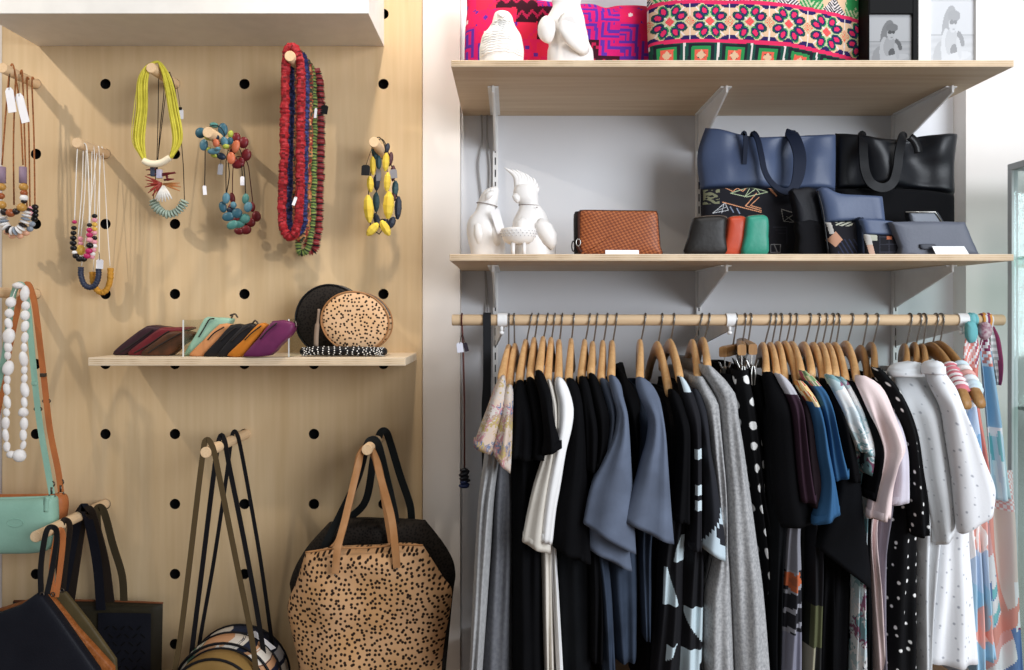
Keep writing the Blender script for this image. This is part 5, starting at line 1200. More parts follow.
# embroidered cushion
E_ = {k: lin(v) for k, v in dict(cr='#d9b796', pk='#d8315f', co='#e0604e', nv='#2c2659', gr='#2f8a4e', dg='#1f4d43', lt='#b9c29a', wh='#dbd2cf', pu='#5a3a8a', bk='#23252e').items()}
GX = [(600, 0), (655, 0), (740, 3.6), (780, 6.5), (810, 12), (858, 20), (900, 28)]
def gx(x):
    for a, b in zip(GX, GX[1:]):
        if x <= b[0]: return lerp(a[1], b[1], max(0, (x - a[0]) / (b[0] - a[0])))
    return 28
def emb(x, y):
    s = y - gx(x)
    if 8 <= s < 11.6 or 45.4 <= s < 48.8: return E_['pk']
    if 11.6 <= s < 45.4:
        v = s - 28.4; per = 37.6; k = math.floor((x - 647) / per); u = x - 647 - per * k - per / 2
        if abs(u) + abs(v) < 4.6: return E_['co'] if (int(x * 1.2) + int(y * 1.2)) % 3 else E_['pk']
        ue = u - per / 2 if u > 0 else u + per / 2
        if abs(ue) + abs(v) < 5.4: return E_['co'] if (int(x * 1.4) + int(y * 1.4)) % 2 else E_['lt']
        if abs(ue) < .55 and abs(v) > 6: return E_['wh']
        for an in (25, 62):
            for su in (-1, 1):
                for sv in (-1, 1):
                    a = math.radians(an); cxp, cyp = su * 11.6 * math.cos(a), sv * 11.6 * math.sin(a); dx, dy = u - cxp, v - cyp
                    p = (dx * su * math.cos(a) + dy * sv * math.sin(a)) / 5.6; q = (-dx * su * math.sin(a) + dy * sv * math.cos(a)) / 3.9
                    r = p * p + q * q
                    if r < .30: return E_['pk']
                    if r < .78: return E_['nv'] if abs(q) > .25 or p < 0 else E_['dg']
                    if r < 1.22: return E_['gr'] if (an == 62) else E_['dg']
        if abs(v) > 13.2 - .0 and (abs(ue) < (abs(v) - 9.5) * 1.3 or abs(u) < (abs(v) - 12) * 1.2): return E_['nv']
        if abs(abs(u) - abs(v)) < .8: return E_['wh']
        return E_['lt'] if (abs(u) < 2.2 or abs(v) < 2) else E_['cr']
    if s >= 48.8:
        per = 32; u = (x - 648) % per - per / 2; v = s - 60
        if abs(u) > per / 2 - .9: return E_['wh']
        m = max(abs(u) * .85, abs(v)); a = abs(u) + abs(v)
        if a < 4.5: return E_['cr']
        return (E_['dg'], E_['co'], E_['gr'], E_['bk'])[int(m / 2.6) % 4]
    if s > -14:
        v = s + 3; per = 46; k = math.floor((x - 640) / per); u = x - 640 - per * k - per / 2
        if abs(u) < 11 and (abs(u) - 5) ** 2 / 26 + (v + 3) ** 2 / 60 < 1: return E_['gr']
        if abs(u) < 11.5 and v > -2: return E_['lt'] if (abs(u) + v * .6) % 4 < 2 else E_['gr']
        ue = per / 2 - abs(u)
        if v > -4 and ue < (v + 4) * .85: return E_['bk'] if (ue + v) % 3.2 < 1.7 else E_['wh']
        if v < -6 and ue < (-6 - v) * 1.6: return E_['nv'] if (ue - v) % 4 < 2.4 else E_['pu']
        return E_['cr']
    if s > -18: return E_['pk']
    u = (x - 640) % 24 - 12; v = (s + 60) % 24 - 12
    return E_['nv'] if abs(u) + abs(v) < 5 else E_['gr'] if abs(u) + abs(v) < 8 else E_['pk'] if abs(u) + abs(v) < 10 else E_['wh']
d = 1.615; yz = under(S1, d)
t = empty('cushion', P(755, yz, d), 'embroidered cushion with bands of pink, green and navy flowers on cream', 'cushion', 'cushions on the upper shelf')
MB().quilt([[(654, -62), (700, -66), (760, -60), (830, -48), (868, -38)], [(648, -25), (700, -28), (760, -22), (830, -14), (872, -8)], [(647, 12), (700, 11), (760, 15), (830, 22), (870, 26)], [(648, 45), (700, 46), (760, 50), (830, 54), (868, 56)], [(651, yz - 2), (700, yz), (760, yz), (830, yz), (862, yz - 1)]],
           d, .115, 260, 150, emb, floor=S1, wr=.005, pu=3.2, pv=3, seed=7).build('cushion_cover', MPAINT('embroidery', .9, .5, 1200), t)
# photo frames
def seated(gl, gd):
    """printed grey photograph: person with long hair and sunglasses sitting by the sea"""
    def el(u, v, cu, cv, ru, rv, rot=0.):
        du, dv = u - cu, v - cv; c, s = math.cos(rot), math.sin(rot); a, b = (du * c + dv * s) / ru, (-du * s + dv * c) / rv
        return a * a + b * b < 1
    def f(u, v):
        g = .78 - .1 * v if v < .56 else .62 - .12 * math.sin(v * 50 + u * 4) * .4
        if abs(v - .565) < .012: g = .45
        if el(u, v, .30, .95, .22, .30): g = .45
        if el(u, v, .44, .42, .15, .32, .25): g = .30                       # hair
        if el(u, v, .36, .72, .10, .26, .1): g = .72                         # arm
        if el(u, v, .50, .68, .15, .22): g = .55                             # torso
        if el(u, v, .56, .80, .09, .10): g = .12
        if el(u, v, .70, .62, .06, .13, -.5): g = .15
        if el(u, v, .60, .90, .34, .07, -.15): g = .74                       # legs, forearm
        if el(u, v, .66, .76, .05, .17, -.2): g = .66
        if el(u, v, .52, .40, .085, .13): g = .70                            # face
        if el(u, v, .55, .27, .14, .09): g = .26
        if el(u, v, .50, .365, .05, .035) or el(u, v, .58, .365, .04, .033): g = .08   # sunglasses
        if el(u, v, .54, .475, .03, .012): g = .4
        g = gd + (gl - gd) * g
        return (g * .98, g, g * 1.03)
    return f
def frame(lab, xl, xr, yt, ol, orr, otop, d, dep, mat, gl, gd, z, sidel):
    """deep box frame: print between (xl..xr, yt..), outer edges ol..orr, otop"""
    t = empty('photo_frame', P((ol + orr) / 2, yb(z, d), d), lab, 'photo frame', 'photo frames on the upper shelf')
    X0, X1, Z1 = wx(ol, d), wx(orr, d), wz(otop, d); x0, x1, z1 = wx(xl, d), wx(xr, d), wz(yt, d); z0 = z + .012
    for a, b in (((X0, d, z), (x0, d + dep, Z1)), ((x1, d, z), (X1, d + dep, Z1))): MB().box(a, b, .001).build('side_rail', mat, t, False)
    MB().box((x0, d, z1), (x1, d + dep, Z1), .001).build('top_rail', mat, t, False); MB().box((x0, d, z), (x1, d + dep, z0), .001).build('bottom_rail', mat, t, False)
    f = seated(gl, gd); mb = MB(); n, m = 60, 80; vs = []; fs = []; cs = []
    for j in range(m + 1):
        for i in range(n + 1): vs.append(Vector((lerp(x0, x1, i / n), d + .006, lerp(z1, z0, j / m))))
    for j in range(m):
        for i in range(n):
            q = j * (n + 1) + i; fs.append((q, q + n + 1, q + n + 2, q + 1)); cs.append(f((i + .5) / n, (j + .5) / m))
    mb.add(vs, fs, None, cs); mb.build('printed_photo', MPAINT('photo_print', .35, 0), t, False)
    MB().box((x0, d + .008, z0), (x1, d + dep - .002, z1)).build('back_board', mat, t, False)
frame('black box frame with a grey seaside portrait print of a person in sunglasses', 869.7, 913, 13.5, 868.5, 917.5, -30, 1.53, .045, M('black_frame', '#070708', .6, 0, spec=.2), .42, .012, S1, 0)
frame('white box frame with a pale seaside portrait print, rightmost on the upper shelf', 931, 976, -3, 918.5, 996.5, -45, 1.535, .04, M('white_frame', '#e4e3e0', .5, 0), .66, .20, S1, 0)
# white figurines
m_por = M('white_porcelain', '#e9e6e3', .3, .04, 60, '#e4e1de', 8, spec=.5)
m_porrough = M('white_bisque', '#e9e7e3', .6, .5, 90, '#e3e0dc', 8, spec=.3)
def figure(t, rows, d, mat, conv, depth=.9, nm='body', seed=0., bumps=0., n=28, floor=None):
    rings = []; pts = [(conv(x0, y)[0], conv(x1, y)[0], conv(x0, y)[1]) for y, x0, x1 in rows]
    q = crom([Vector(((a + b) / 2, (b - a) / 2, y)) for a, b, y in pts], 5)
    for p in q:
        c = P(p.x, p.z, d); r = max(.0008, p.y / F * d)
        z = c.z if floor is None else max(c.z, floor)
        ring = []
        for k in range(n):
            a = 2 * PI * k / n; w_ = 1 + bumps * noise.noise(Vector((math.cos(a) * 3 + seed, math.sin(a) * 3, c.z * 45)))
            ring.append(Vector((c.x + r * math.cos(a) * w_, d + r * depth * math.sin(a) * w_, z)))
        rings.append(ring)
    return MB().loft(rings, True, True).build(nm, mat, t)
def zc(x, y): return 455 + x / 5.12, y / 5.12
d = 1.575; B1 = yb(S1, d) * 5.12
t = empty('bird_figurine', P(502, yb(S1, d), d), 'plain white quail figurine with ribbed plumage on the upper shelf', 'figurine', 'white figurines')
figure(t, [(57, 228, 252), (64, 208, 275), (85, 198, 292), (120, 188, 302), (150, 168, 318), (185, 140, 338), (225, 130, 348), (270, 124, 352), (B1, 130, 346)], d, m_porrough, zc, .8, bumps=.02, floor=S1)
rb = MB()
for y in range(120, 300, 13):
    a, b = rowat([(57, 228, 252), (85, 198, 292), (150, 168, 318), (185, 140, 338), (225, 130, 348), (300, 124, 352)], y)
    pts = []
    for k in range(13):
        s = -.92 + 1.84 * k / 12; x = (a + b) / 2 + s * (b - a) / 2; yy = y + 14 * s * s + 3 * math.sin(k * 2.5 + y); p = P(*zc(x, yy), d); p.y = d - (b - a) / 2 / 5.12 / F * d * .8 * math.sqrt(1 - s * s) - .0004; pts.append(p)
    rb.tube(crom(pts, 3), .0013, 6)
rb.build('plumage_ridges', m_porrough, t)
cb = P(*zc(240, 76), d - .028)
MB().loft([[cb + Vector((.009 * s * math.cos(2 * PI * k / 10), -u, .007 * s * math.sin(2 * PI * k / 10) - u * .6)) for k in range(10)] for u, s in ((-.006, 1), (.002, .9), (.008, .5), (.012, .08))], True, True).build('beak', m_por, t)
t = empty('cockatoo_figurine', P(570, yb(S1, d), d), 'large white parrot figurine whose head leaves the top of the picture', 'figurine', 'white figurines')
figure(t, [(-190, 540, 560), (-170, 520, 600), (-120, 505, 640), (-60, 500, 660), (0, 495, 645), (30, 500, 642), (55, 490, 650), (90, 470, 662), (130, 452, 668), (165, 450, 676), (200, 470, 682), (235, 480, 695), (270, 472, 708), (B1, 476, 712)], d, m_por, zc, .62, bumps=.05, seed=3, floor=S1)
MB().loft([[P(*zc(lerp(560, 668, u), lerp(100, 270, u)), d - .043 + .018 * u) + Vector((.030 * s * math.cos(2 * PI * k / 16) * .8, -.010 * s * abs(math.sin(2 * PI * k / 16)), .026 * s * math.sin(2 * PI * k / 16))) for k in range(16)] for u, s in ((0, .1), (.1, .7), (.35, 1), (.65, .85), (.9, .5), (1, .08))], True, True).build('wing', m_por, t)
MB().ell(P(*zc(470, 150), d - .032), .018, .016, .026, None, 18, 12, .1).build('breast', m_por, t)
def z5(x, y): return 460 + x / 6.7, 160 + y / 6.7
d = 1.60; B2 = (yb(S2, d) - 160) * 6.7
t = empty('parrot_figurine', P(*z5(175, B2), d), 'white parrot figurine looking up with a tag at its neck, left on the lower shelf', 'figurine', 'white figurines')
figure(t, [(176, 225, 246), (188, 192, 256), (205, 165, 260), (235, 142, 258), (265, 128, 254), (290, 117, 247), (315, 112, 238), (345, 100, 240), (385, 66, 250), (430, 48, 280), (490, 46, 296), (550, 56, 302), (600, 68, 304), (B2, 74, 302)], d, m_por, z5, .85, floor=S2)
MB().loft([[P(*z5(lerp(215, 176, u), lerp(205, 272, u)), d - .024 - .006 * math.sin(u * 3)) + Vector((.0085 * s * math.cos(2 * PI * k / 10), .006 * s * math.sin(2 * PI * k / 10), 0)) for k in range(10)] for u, s in ((0, .5), (.25, 1), (.6, .85), (.9, .4), (1, .1))], True, True).build('beak', m_por, t)
for sx in (120, 245): MB().loft([[P(*z5(lerp(sx, sx + (20 if sx < 200 else -5), u), lerp(400, 600, u)), d - .02) + Vector((.012 * s * math.cos(2 * PI * k / 12), .014 * s * math.sin(2 * PI * k / 12), 0)) for k in range(12)] for u, s in ((0, .1), (.2, .8), (.5, 1), (.8, .7), (1, .1))], True, True).build('wing', m_por, t)
m_string = M('neck_string', '#8f8580', .7, 0)
def collar(t, x0, x1, y, dy, d, r_=.85):
    a, b = P(*z5(x0, y), d), P(*z5(x1, y), d); c = (a + b) / 2; r = (b.x - a.x) / 2 * 1.04
    MB().tube([c + Vector((r * math.cos(2 * PI * k / 24), r * r_ * math.sin(2 * PI * k / 24), -dy / 6.7 / F * d * math.cos(2 * PI * k / 24))) for k in range(24)], .0009, 5, True).build('neck_string', m_string, t)
collar(t, 114, 248, 300, 14, d)
mb = MB().prism([P(*z5(x, y), d - .036) for x, y in ((205, 345), (222, 330), (262, 328), (300, 470), (252, 502))], (0, .0014, 0)); mb.build('paper_tag', m_tag, t, False)
d = 1.61; B2 = (yb(S2, d) - 160) * 6.7
t = empty('cockatoo_figurine', P(*z5(520, B2), d), 'white cockatoo figurine with a tall spiky crest on the lower shelf', 'figurine', 'white figurines')
figure(t, [(168, 380, 505), (190, 362, 515), (225, 357, 522), (260, 366, 526), (285, 385, 526), (300, 398, 530), (325, 395, 552), (355, 380, 572), (400, 358, 592), (450, 348, 612), (510, 340, 628), (570, 352, 640), (B2, 372, 648)], d, m_por, z5, .8, floor=S2)
cr = MB(); 
for bx, by_, tx, ty, r in ((395, 200, 296, 50, .0085), (400, 190, 345, 62, .009), (415, 185, 375, 65, .0085), (430, 185, 402, 76, .008), (445, 185, 436, 90, .0075), (460, 190, 462, 108, .0075), (475, 195, 492, 120, .007), (485, 205, 512, 150, .0065), (495, 215, 528, 178, .006)):
    p0, p2 = P(*z5(bx, by_ + 20), d), P(*z5(tx, ty), d - .004); p1 = P(*z5(lerp(bx, tx, .35) + 14, lerp(by_, ty, .6)), d)
    q = crom([p0, p1, p2], 5); cr.tube(q, [r * (1 - .93 * (i / (len(q) - 1)) ** 1.8) for i in range(len(q))], 9, flat=.8)
cr.build('crest', m_por, t)
MB().loft([[P(*z5(lerp(372, 384, u), lerp(225, 290, u)), d - .026 - .004 * math.sin(u * 3)) + Vector((.008 * s * math.cos(2 * PI * k / 10), .007 * s * math.sin(2 * PI * k / 10), 0)) for k in range(10)] for u, s in ((0, .5), (.3, 1), (.7, .8), (1, .1))], True, True).build('beak', m_por, t)
for x0, y0, x1, y1, w_ in ((420, 380, 440, 560, .017), (545, 390, 620, 600, .02)):
    MB().loft([[P(*z5(lerp(x0, x1, u), lerp(y0, y1, u)), d - .030) + Vector((w_ * s * math.cos(2 * PI * k / 12), .014 * s * math.sin(2 * PI * k / 12), 0)) for k in range(12)] for u, s in ((0, .15), (.2, .85), (.5, 1), (.8, .7), (1, .1))], True, True).build('wing', m_por, t)
collar(t, 396, 532, 306, 4, d, .8)
MB().ell(P(*z5(515, 318), d - .024), .0015, .0015, .0015, None, 8, 6).build('bell', m_string, t)
d = 1.535; t = empty('footed_bowl', P(*z5(392, 615), d), 'small white footed bowl with dimpled rim between the two white birds', 'bowl')
c = P(*z5(392, 470), d); k_ = d / F / 6.7; zz0 = S2
prof = [(118, 462), (120, 470), (119, 490), (113, 515), (98, 545), (70, 562), (30, 568), (0, 568)]
rings = [[Vector((c.x + r * k_ * math.cos(2 * PI * i / 40), d + r * k_ * math.sin(2 * PI * i / 40), P(*z5(0, y), d).z)) for i in range(40)] for r, y in [(108, 462 + 6), (112, 461)] + prof[:-1]]
inner = [[Vector((c.x + r * k_ * math.cos(2 * PI * i / 40), d + r * k_ * math.sin(2 * PI * i / 40), P(*z5(0, y), d).z)) for i in range(40)] for r, y in ((20, 555), (60, 548), (90, 520), (108, 468))]
MB().loft(inner + rings[1:], True, True).build('bowl', m_por, t)
for a in (2.2, .95, 4.0, 5.4): 
    p = Vector((c.x + 62 * k_ * math.cos(a), d - 62 * k_ * math.sin(a), 0)); z1_ = P(*z5(0, 556), d).z
    MB().tube([Vector((p.x, p.y, z1_ + .002)), Vector((p.x, p.y, lerp(z1_, zz0, .6))), Vector((p.x, p.y, zz0 + .0005))], [.0042, .0034, .0036], 10).build('foot', m_por, t)
dm = MB()
for r_i, y in enumerate((480, 497, 514)):
    for i in range(26):
        a = 2 * PI * (i + .5 * (r_i % 2)) / 26; r = (120, 118.5, 114)[r_i] * k_
        dm.ell(Vector((c.x + r * math.cos(a), d + r * math.sin(a), P(*z5(0, y), d).z)), .0013, .0013, .0013, None, 6, 4)
dm.build('dimple_rows', M('dimple_grey', '#c9c7c8', .6, 0), t)
# woven brown pouch
def z6(x, y): return 565 + x / 9.57, 195 + y / 9.57
d = 1.56; yb2 = lambda dd: yb(S2, dd)
BB = (yb2(d) - 195) * 9.57
m_weave, nt, b = nodes('woven_brown_leather', .45, 0, .4)
tc = N(nt, 'ShaderNodeTexCoord'); mp = N(nt, 'ShaderNodeMapping'); mp.inputs['Scale'].default_value = (1, 1.35, 1); mp.inputs['Rotation'].default_value = (0, 0, .35)
ck = N(nt, 'ShaderNodeTexChecker', Scale=200.); nt.links.new(tc.outputs['UV'], mp.inputs[0]); nt.links.new(mp.outputs[0], ck.inputs['Vector'])
nz = N(nt, 'ShaderNodeTexNoise', Scale=40.); nt.links.new(tc.outputs['UV'], nz.inputs['Vector'])
c1 = mixcol(nt, nz.outputs['Fac'], '#94502c', '#b06a3e'); c2 = mixcol(nt, nz.outputs['Fac'], '#6b351e', '#804226')
nt.links.new(mixcol(nt, ck.outputs['Fac'], c1, c2), b.inputs['Base Color']); bp = N(nt, 'ShaderNodeBump', Strength=.6, Distance=.002); nt.links.new(ck.outputs['Fac'], bp.inputs['Height']); nt.links.new(bp.outputs[0], b.inputs['Normal'])
m_dkb = M('dark_brown_leather', '#3d1e14', .5, .1)
t = empty('woven_pouch', P(*z6(510, BB), d), 'woven brown leather zip pouch standing on the lower shelf', 'pouch')
fr_ = [(132, 190), (145, 165), (175, 152), (500, 156), (840, 160), (870, 172), (882, 200), (893, 350), (905, 500), (900, BB - 8), (500, BB), (170, BB), (140, BB - 10), (132, 350)]
MB().puff([z6(*p) for p in fr_], d - .012, .034, 6, smooth=3, floor=S2).build('front_panel', m_weave, t)
MB().puff([z6(x - 32 - (x < 400) * 18, y + 4 + (x < 400) * 6) for x, y in fr_], d + .045, .05, 6, smooth=3, floor=S2).build('back_panel', M('pouch_black', '#1d1a1a', .5, .1), t)
MB().tube(crom([P(*z6(*p), d - .022) for p in fr_], 3, True), .0022, 6, True).build('piping', m_dkb, t)
MB().ribbon(crom([P(*z6(*p), d - .025) for p in ((120, 478), (128, 505), (140, 528), (160, 548))], 4), .0065, .003).build('zip_tab', m_dkb, t)
ring_(t, *z6(128, 455), d - .028, 2.2, m_clip, 'zip_ring', .0009, 1.6); ring_(t, *z6(80, 490), d + .015, 1.6, m_blk, 'side_ring', .0012, 3.2)
def cardon(lab, pts, d, floor):
    c0 = [P(x, y, d) for x, y in pts]
    o = MB().prism([Vector((p.x, p.y + (p.z - floor) * .25, p.z)) for p in c0], (0, .0015, 0)).build('price_card', M('white_card', '#f0f1f2', .7, 0), None, False); return tag(o, lab, 'price card', 'price cards on the lower shelf')
cy = yb(S2, 1.50)
cardon('white price card lying in front of the woven brown pouch', [(605.5, 250), (639, 250), (639, cy), (605.5, cy)], 1.495, S2)
# coin purses
def z9(x, y): return 680 + x / 4.79, 120 + y / 4.79
d = 1.535; BZ = (yb2(d) - 120) * 4.79
for lab, front, back, m, m2, dd in (
    ('black leather coin purse, left of the three standing in a row', [(28, BZ), (40, 560), (58, 485), (75, 468), (150, 460), (205, 462), (218, 480), (215, 560), (208, BZ)], 10, M('coin_black', '#14110f', .45, .2, 120, '#1c1815', 20, spec=.5), M('coin_taupe', '#8a7563', .6), 0),
    ('orange red leather coin purse between the black and the green one', [(205, BZ), (215, 560), (226, 485), (236, 466), (280, 461), (300, 464), (312, 480), (305, 560), (285, BZ)], 8, M('coin_orange', '#c14c2e', .4, .2, 120, '#ad3f25', 20, spec=.5), M('coin_tan', '#a87d58', .6), .012),
    ('sea green leather coin purse, right of the three standing in a row', [(296, BZ), (304, 560), (314, 480), (326, 462), (380, 456), (404, 460), (418, 482), (417, 560), (408, BZ)], 4, M('coin_green', '#33917a', .4, .2, 120, '#2a7f6a', 20, spec=.5), M('coin_green2', '#2d7c68', .6), .0)):
    t = empty('coin_purse', P(*z9(front[0][0], BZ), d), lab, 'coin purse', 'coin purses on the lower shelf')
    MB().puff([z9(*p) for p in front], d + dd, .03, 4, smooth=3, floor=S2, wr=.002).build('front_panel', m, t)
    MB().puff([z9(x + back, y + 2) for x, y in front], d + dd + .022, .02, 4, smooth=3, floor=S2).build('back_panel', m2, t)
    q = [P(*z9(x + back * .6, y), d + dd + .012) for x, y in front[1:-1]]
    MB().tube(crom(q, 4), .0016, 6).build('zip', m_brass, t)
# printed cloth of the blue set: bright outlines on black
SEG = []
def seg(pts, col, w_=2.2, close=False):
    q = [z9(*p) for p in pts] + ([z9(*pts[0])] if close else [])
    for a, b in zip(q, q[1:]): SEG.append((a, b, lin(col), w_ / 4.79))
pc, mn, wt = '#c98f6c', '#a9b795', '#b9bcc0'
seg([(205, 335), (235, 352), (258, 335), (282, 352), (300, 335)], pc, 3); seg([(225, 360), (320, 330), (400, 355), (300, 378)], mn, 2.6, True); seg([(320, 330), (290, 378), (345, 338), (360, 360)], mn, 2.4)
seg([(345, 362), (295, 420), (370, 442)], pc, 3.4); seg([(358, 380), (318, 418), (368, 432)], pc, 3); seg([(190, 402), (290, 430), (370, 450)], pc, 3.2); seg([(405, 328), (440, 372), (412, 345)], pc, 5)
seg([(145, 452), (200, 405), (215, 440)], wt, 2.4, True); seg([(165, 440), (205, 425)], wt, 2); seg([(185, 452), (195, 410)], wt, 2)
seg([(465, 435), (475, 492), (530, 455)], '#8c8a86', 2.4, True); seg([(475, 492), (528, 498), (490, 470)], '#8c8a86', 2.2); seg([(225, 425), (240, 450)], '#7f8aa0', 4); seg([(255, 432), (268, 455)], '#7f8aa0', 4); seg([(620, 350), (650, 340), (640, 362)], wt, 3); seg([(520, 335), (545, 350)], wt, 2.5)
for k in range(3): seg([(425 + 12 * k, 520 + 14 * k), (490 - 0 * k, 520 + 14 * k), (490, 600)], '#2a2b33', 3)
seg([(415, 600), (460, 602), (458, 638), (415, 638)], '#77777b', 2.4, True); seg([(430, 600), (445, 636)], '#77777b', 3)
def segd(x, y):
    for a, b, c, w_ in SEG:
        dx, dy = b[0] - a[0], b[1] - a[1]; L = dx * dx + dy * dy; t = max(0, min(1, ((x - a[0]) * dx + (y - a[1]) * dy) / max(L, 1e-6)))
        if (x - a[0] - t * dx) ** 2 + (y - a[1] - t * dy) ** 2 < (w_ * .62) ** 2: return c
    return None
BK = (.012, .012, .016)
def printed(x, y):
    c = segd(x, y)
    if c: return c
    zx, zy = (x - 680) * 4.79, (y - 120) * 4.79
    if 105 < zx < 175 and 340 < zy < 410 and noise.noise(Vector((zx * .05, zy * .09, 0))) > -.05: return lin('#76775f')
    return BK
m_bleath = M('blue_leather', '#485570', .4, .12, 160, '#414d68', 8, spec=.45); m_bhand = M('dark_blue_handle', '#1a2132', .6, .1, spec=.2)
d = 1.685
t = empty('tote_bag', P(*z9(420, 640), d), 'blue leather tote with printed black lower half on the lower shelf', 'bag', 'totes on the lower shelf')
up = [[z9(125, 35), z9(180, 42), z9(240, 58), z9(300, 72), z9(380, 84), z9(500, 80), z9(640, 72), z9(752, 66)], [z9(85, 170), z9(180, 180), z9(300, 190), z9(500, 190), z9(640, 185), z9(750, 180)], [z9(98, 332), z9(200, 330), z9(300, 330), z9(500, 333), z9(640, 335), z9(742, 340)]]
MB().quilt(up, d, .05, 60, 30, None, wr=.034, pu=8, pv=14, seed=3, lean=.05).build('leather_panel', m_bleath, t)
lo = [[z9(98, 331), z9(200, 329), z9(300, 329), z9(500, 332), z9(640, 334), z9(742, 339)], [z9(102, 480), z9(300, 480), z9(500, 480), z9(738, 480)], [z9(108, 680), z9(300, 680), z9(500, 680), z9(732, 680)]]
dl = d
MB().quilt(lo, dl - .012, .055, 300, 150, printed, wr=.004, pu=8, pv=14, floor=S2).build('printed_panel', MPAINT('printed_canvas', .8, .2, 900), t)
Xd = Vector((1, 0, 0))
q = crom([P(*p, dd) for p, dd in zip([z9(345, 78), z9(355, 64), z9(374, 100), z9(390, 170), z9(406, 245), z9(440, 302), z9(498, 342), z9(540, 328), z9(566, 270), z9(574, 180), z9(556, 108), z9(532, 66), z9(528, 84)], [1.675, 1.665, 1.65, 1.64, 1.635, 1.632, 1.63, 1.632, 1.635, 1.64, 1.65, 1.665, 1.678])], 6)
MB().ribbon(q, .0135, .004, taper=lambda f: lerp(.8, 1.9, sm((f - .45) / .3))).build('handle', m_bhand, t, True, angle=40)
MB().ribbon(crom([P(*z9(x, y), 1.657) for x, y in ((300, 72), (308, 62), (314, 100), (312, 160), (308, 212))], 5), .009, .003).build('rear_handle', m_bhand, t, True, angle=40)
def zr(x, y): return 810 + x / 4.79, 120 + y / 4.79
d = 1.70
t = empty('tote_bag', P(*zr(420, 640), d), 'black leather tote with drooping handle, right of the blue one', 'bag', 'totes on the lower shelf')
MB().quilt([[zr(125, 62), zr(180, 75), zr(240, 85), zr(300, 96), zr(430, 92), zr(560, 76), zr(705, 66)], [zr(122, 190), zr(240, 200), zr(430, 200), zr(560, 190), zr(692, 190)], [zr(120, 330), zr(240, 330), zr(420, 330), zr(560, 340), zr(688, 362)]], d, .05, 60, 30, None, wr=.038, pu=8, pv=14, seed=12, lean=.04).build('leather_panel', M('black_soft_leather', '#15171c', .42, .1, 160, '#101217', 8, spec=.5), t)
MB().quilt([[zr(120, 329), zr(240, 329), zr(420, 329), zr(560, 339), zr(689, 361)], [zr(120, 480), zr(300, 480), zr(500, 480), zr(690, 490)], [zr(122, 680), zr(300, 680), zr(500, 680), zr(690, 680)]], d - .012, .05, 30, 20, None, wr=.004, pu=8, pv=14, floor=S2).build('suede_panel', M('black_suede', '#0d0d10', .95, .2, 800), t)
strap(t, [zr(252, 90), zr(250, 72), zr(254, 110), zr(256, 180), zr(264, 245), zr(292, 302), zr(345, 325), zr(393, 303), zr(416, 240), zr(426, 160), zr(438, 100), zr(446, 76), zr(448, 96)], [1.69, 1.675, 1.66, 1.65, 1.645, 1.64, 1.64, 1.64, 1.645, 1.65, 1.66, 1.675, 1.69], 8.5, M('black_handle', '#0f1013', .5, .1, spec=.3), 'handle', .004)
MB().ribbon(crom([P(*zr(x, y), 1.655) for x, y in ((478, 80), (500, 100), (515, 130), (520, 158))], 4), .016, .003).build('tab', m_blk, t)
# pouches and wallets before the totes
d = 1.60
t = empty('pouch', P(*z9(640, 640), d), 'plain black zip pouch leaning in front of the blue tote', 'pouch', 'blue printed set')
MB().puff([z9(525, 338), z9(560, 330), z9(650, 332), z9(680, 480), z9(705, 640), z9(700, 690), z9(560, 690), z9(562, 560), z9(545, 430)], d, .035, 5, smooth=2, floor=S2).build('pouch_body', M('black_pouch', '#16171d', .5, .15, 300), t)
MB().puff([z9(553, 490), z9(670, 488), z9(700, 640), z9(698, 690), z9(562, 690), z9(560, 560)], d - .006, .032, 5, smooth=2, floor=S2).build('lower_panel', M('black_cloth_panel', '#0e0e12', .9, .1), t)
def pr2(x, y):
    zx, zy = (x - 810) * 4.79, (y - 120) * 4.79
    if abs(zx - 108) + abs(zy - 575) * .9 < 34: return lin('#b58a72')
    if abs((zx - 78) - (zy - 490) * .28) < 10 and zy < 550 and zy > 490: return lin('#b9b6b2')
    if 110 < zx < 190 and 490 < zy < 512 and (zx * .12 + zy * .3) % 4 < 2.4: return lin('#a9aa9c')
    if zx > 120 and zy > 575 and ((zx - zy * .6) % 22) < 7: return lin('#2c3145')
    return BK
d = 1.57
t = empty('pouch', P(*zr(150, 640), d), 'blue leather pouch with a printed black lower half before the black tote', 'pouch', 'blue printed set')
MB().quilt([[zr(30, 335), zr(66, 322), zr(130, 352), zr(240, 360), zr(345, 366)], [zr(52, 420), zr(150, 425), zr(250, 428), zr(352, 430)], [zr(65, 492), zr(150, 490), zr(250, 488), zr(358, 488)]], d, .03, 40, 20, None, wr=.010, pu=8, pv=12, seed=5).build('leather_panel', m_bleath, t)
MB().quilt([[zr(65, 491), zr(150, 489), zr(250, 487), zr(358, 487)], [zr(80, 600), zr(200, 600), zr(362, 600)], [zr(90, 690), zr(220, 690), zr(366, 690)]], d - .004, .03, 110, 70, pr2, pu=8, pv=12, floor=S2).build('printed_panel', MATS['printed_canvas'], t)
MB().tube(crom([P(*zr(x, y), d - .012) for x, y in ((36, 338), (60, 430), (70, 500), (88, 640))], 5), .0016, 6).build('zip', m_blk, t)
def pr3(x, y):
    zx, zy = (x - 810) * 4.79, (y - 120) * 4.79
    if abs((zx - 262) - (zy - 545) * .25) < 13 and zy > 545: return lin('#c0a08e') if zy > 600 else lin('#b9b6b2')
    if 262 < zx < 310 and 545 < zy < 580 and (zx - 262) > (zy - 545) * .6: return lin('#a9aa9c')
    if 355 < zx < 380 and 558 < zy < 575: return lin('#b0674a')
    if zx > 320 and ((zy - 560) % 36 < 5 or (zx - 320) % 44 < 4): return lin('#33343d')
    return BK
d = 1.535
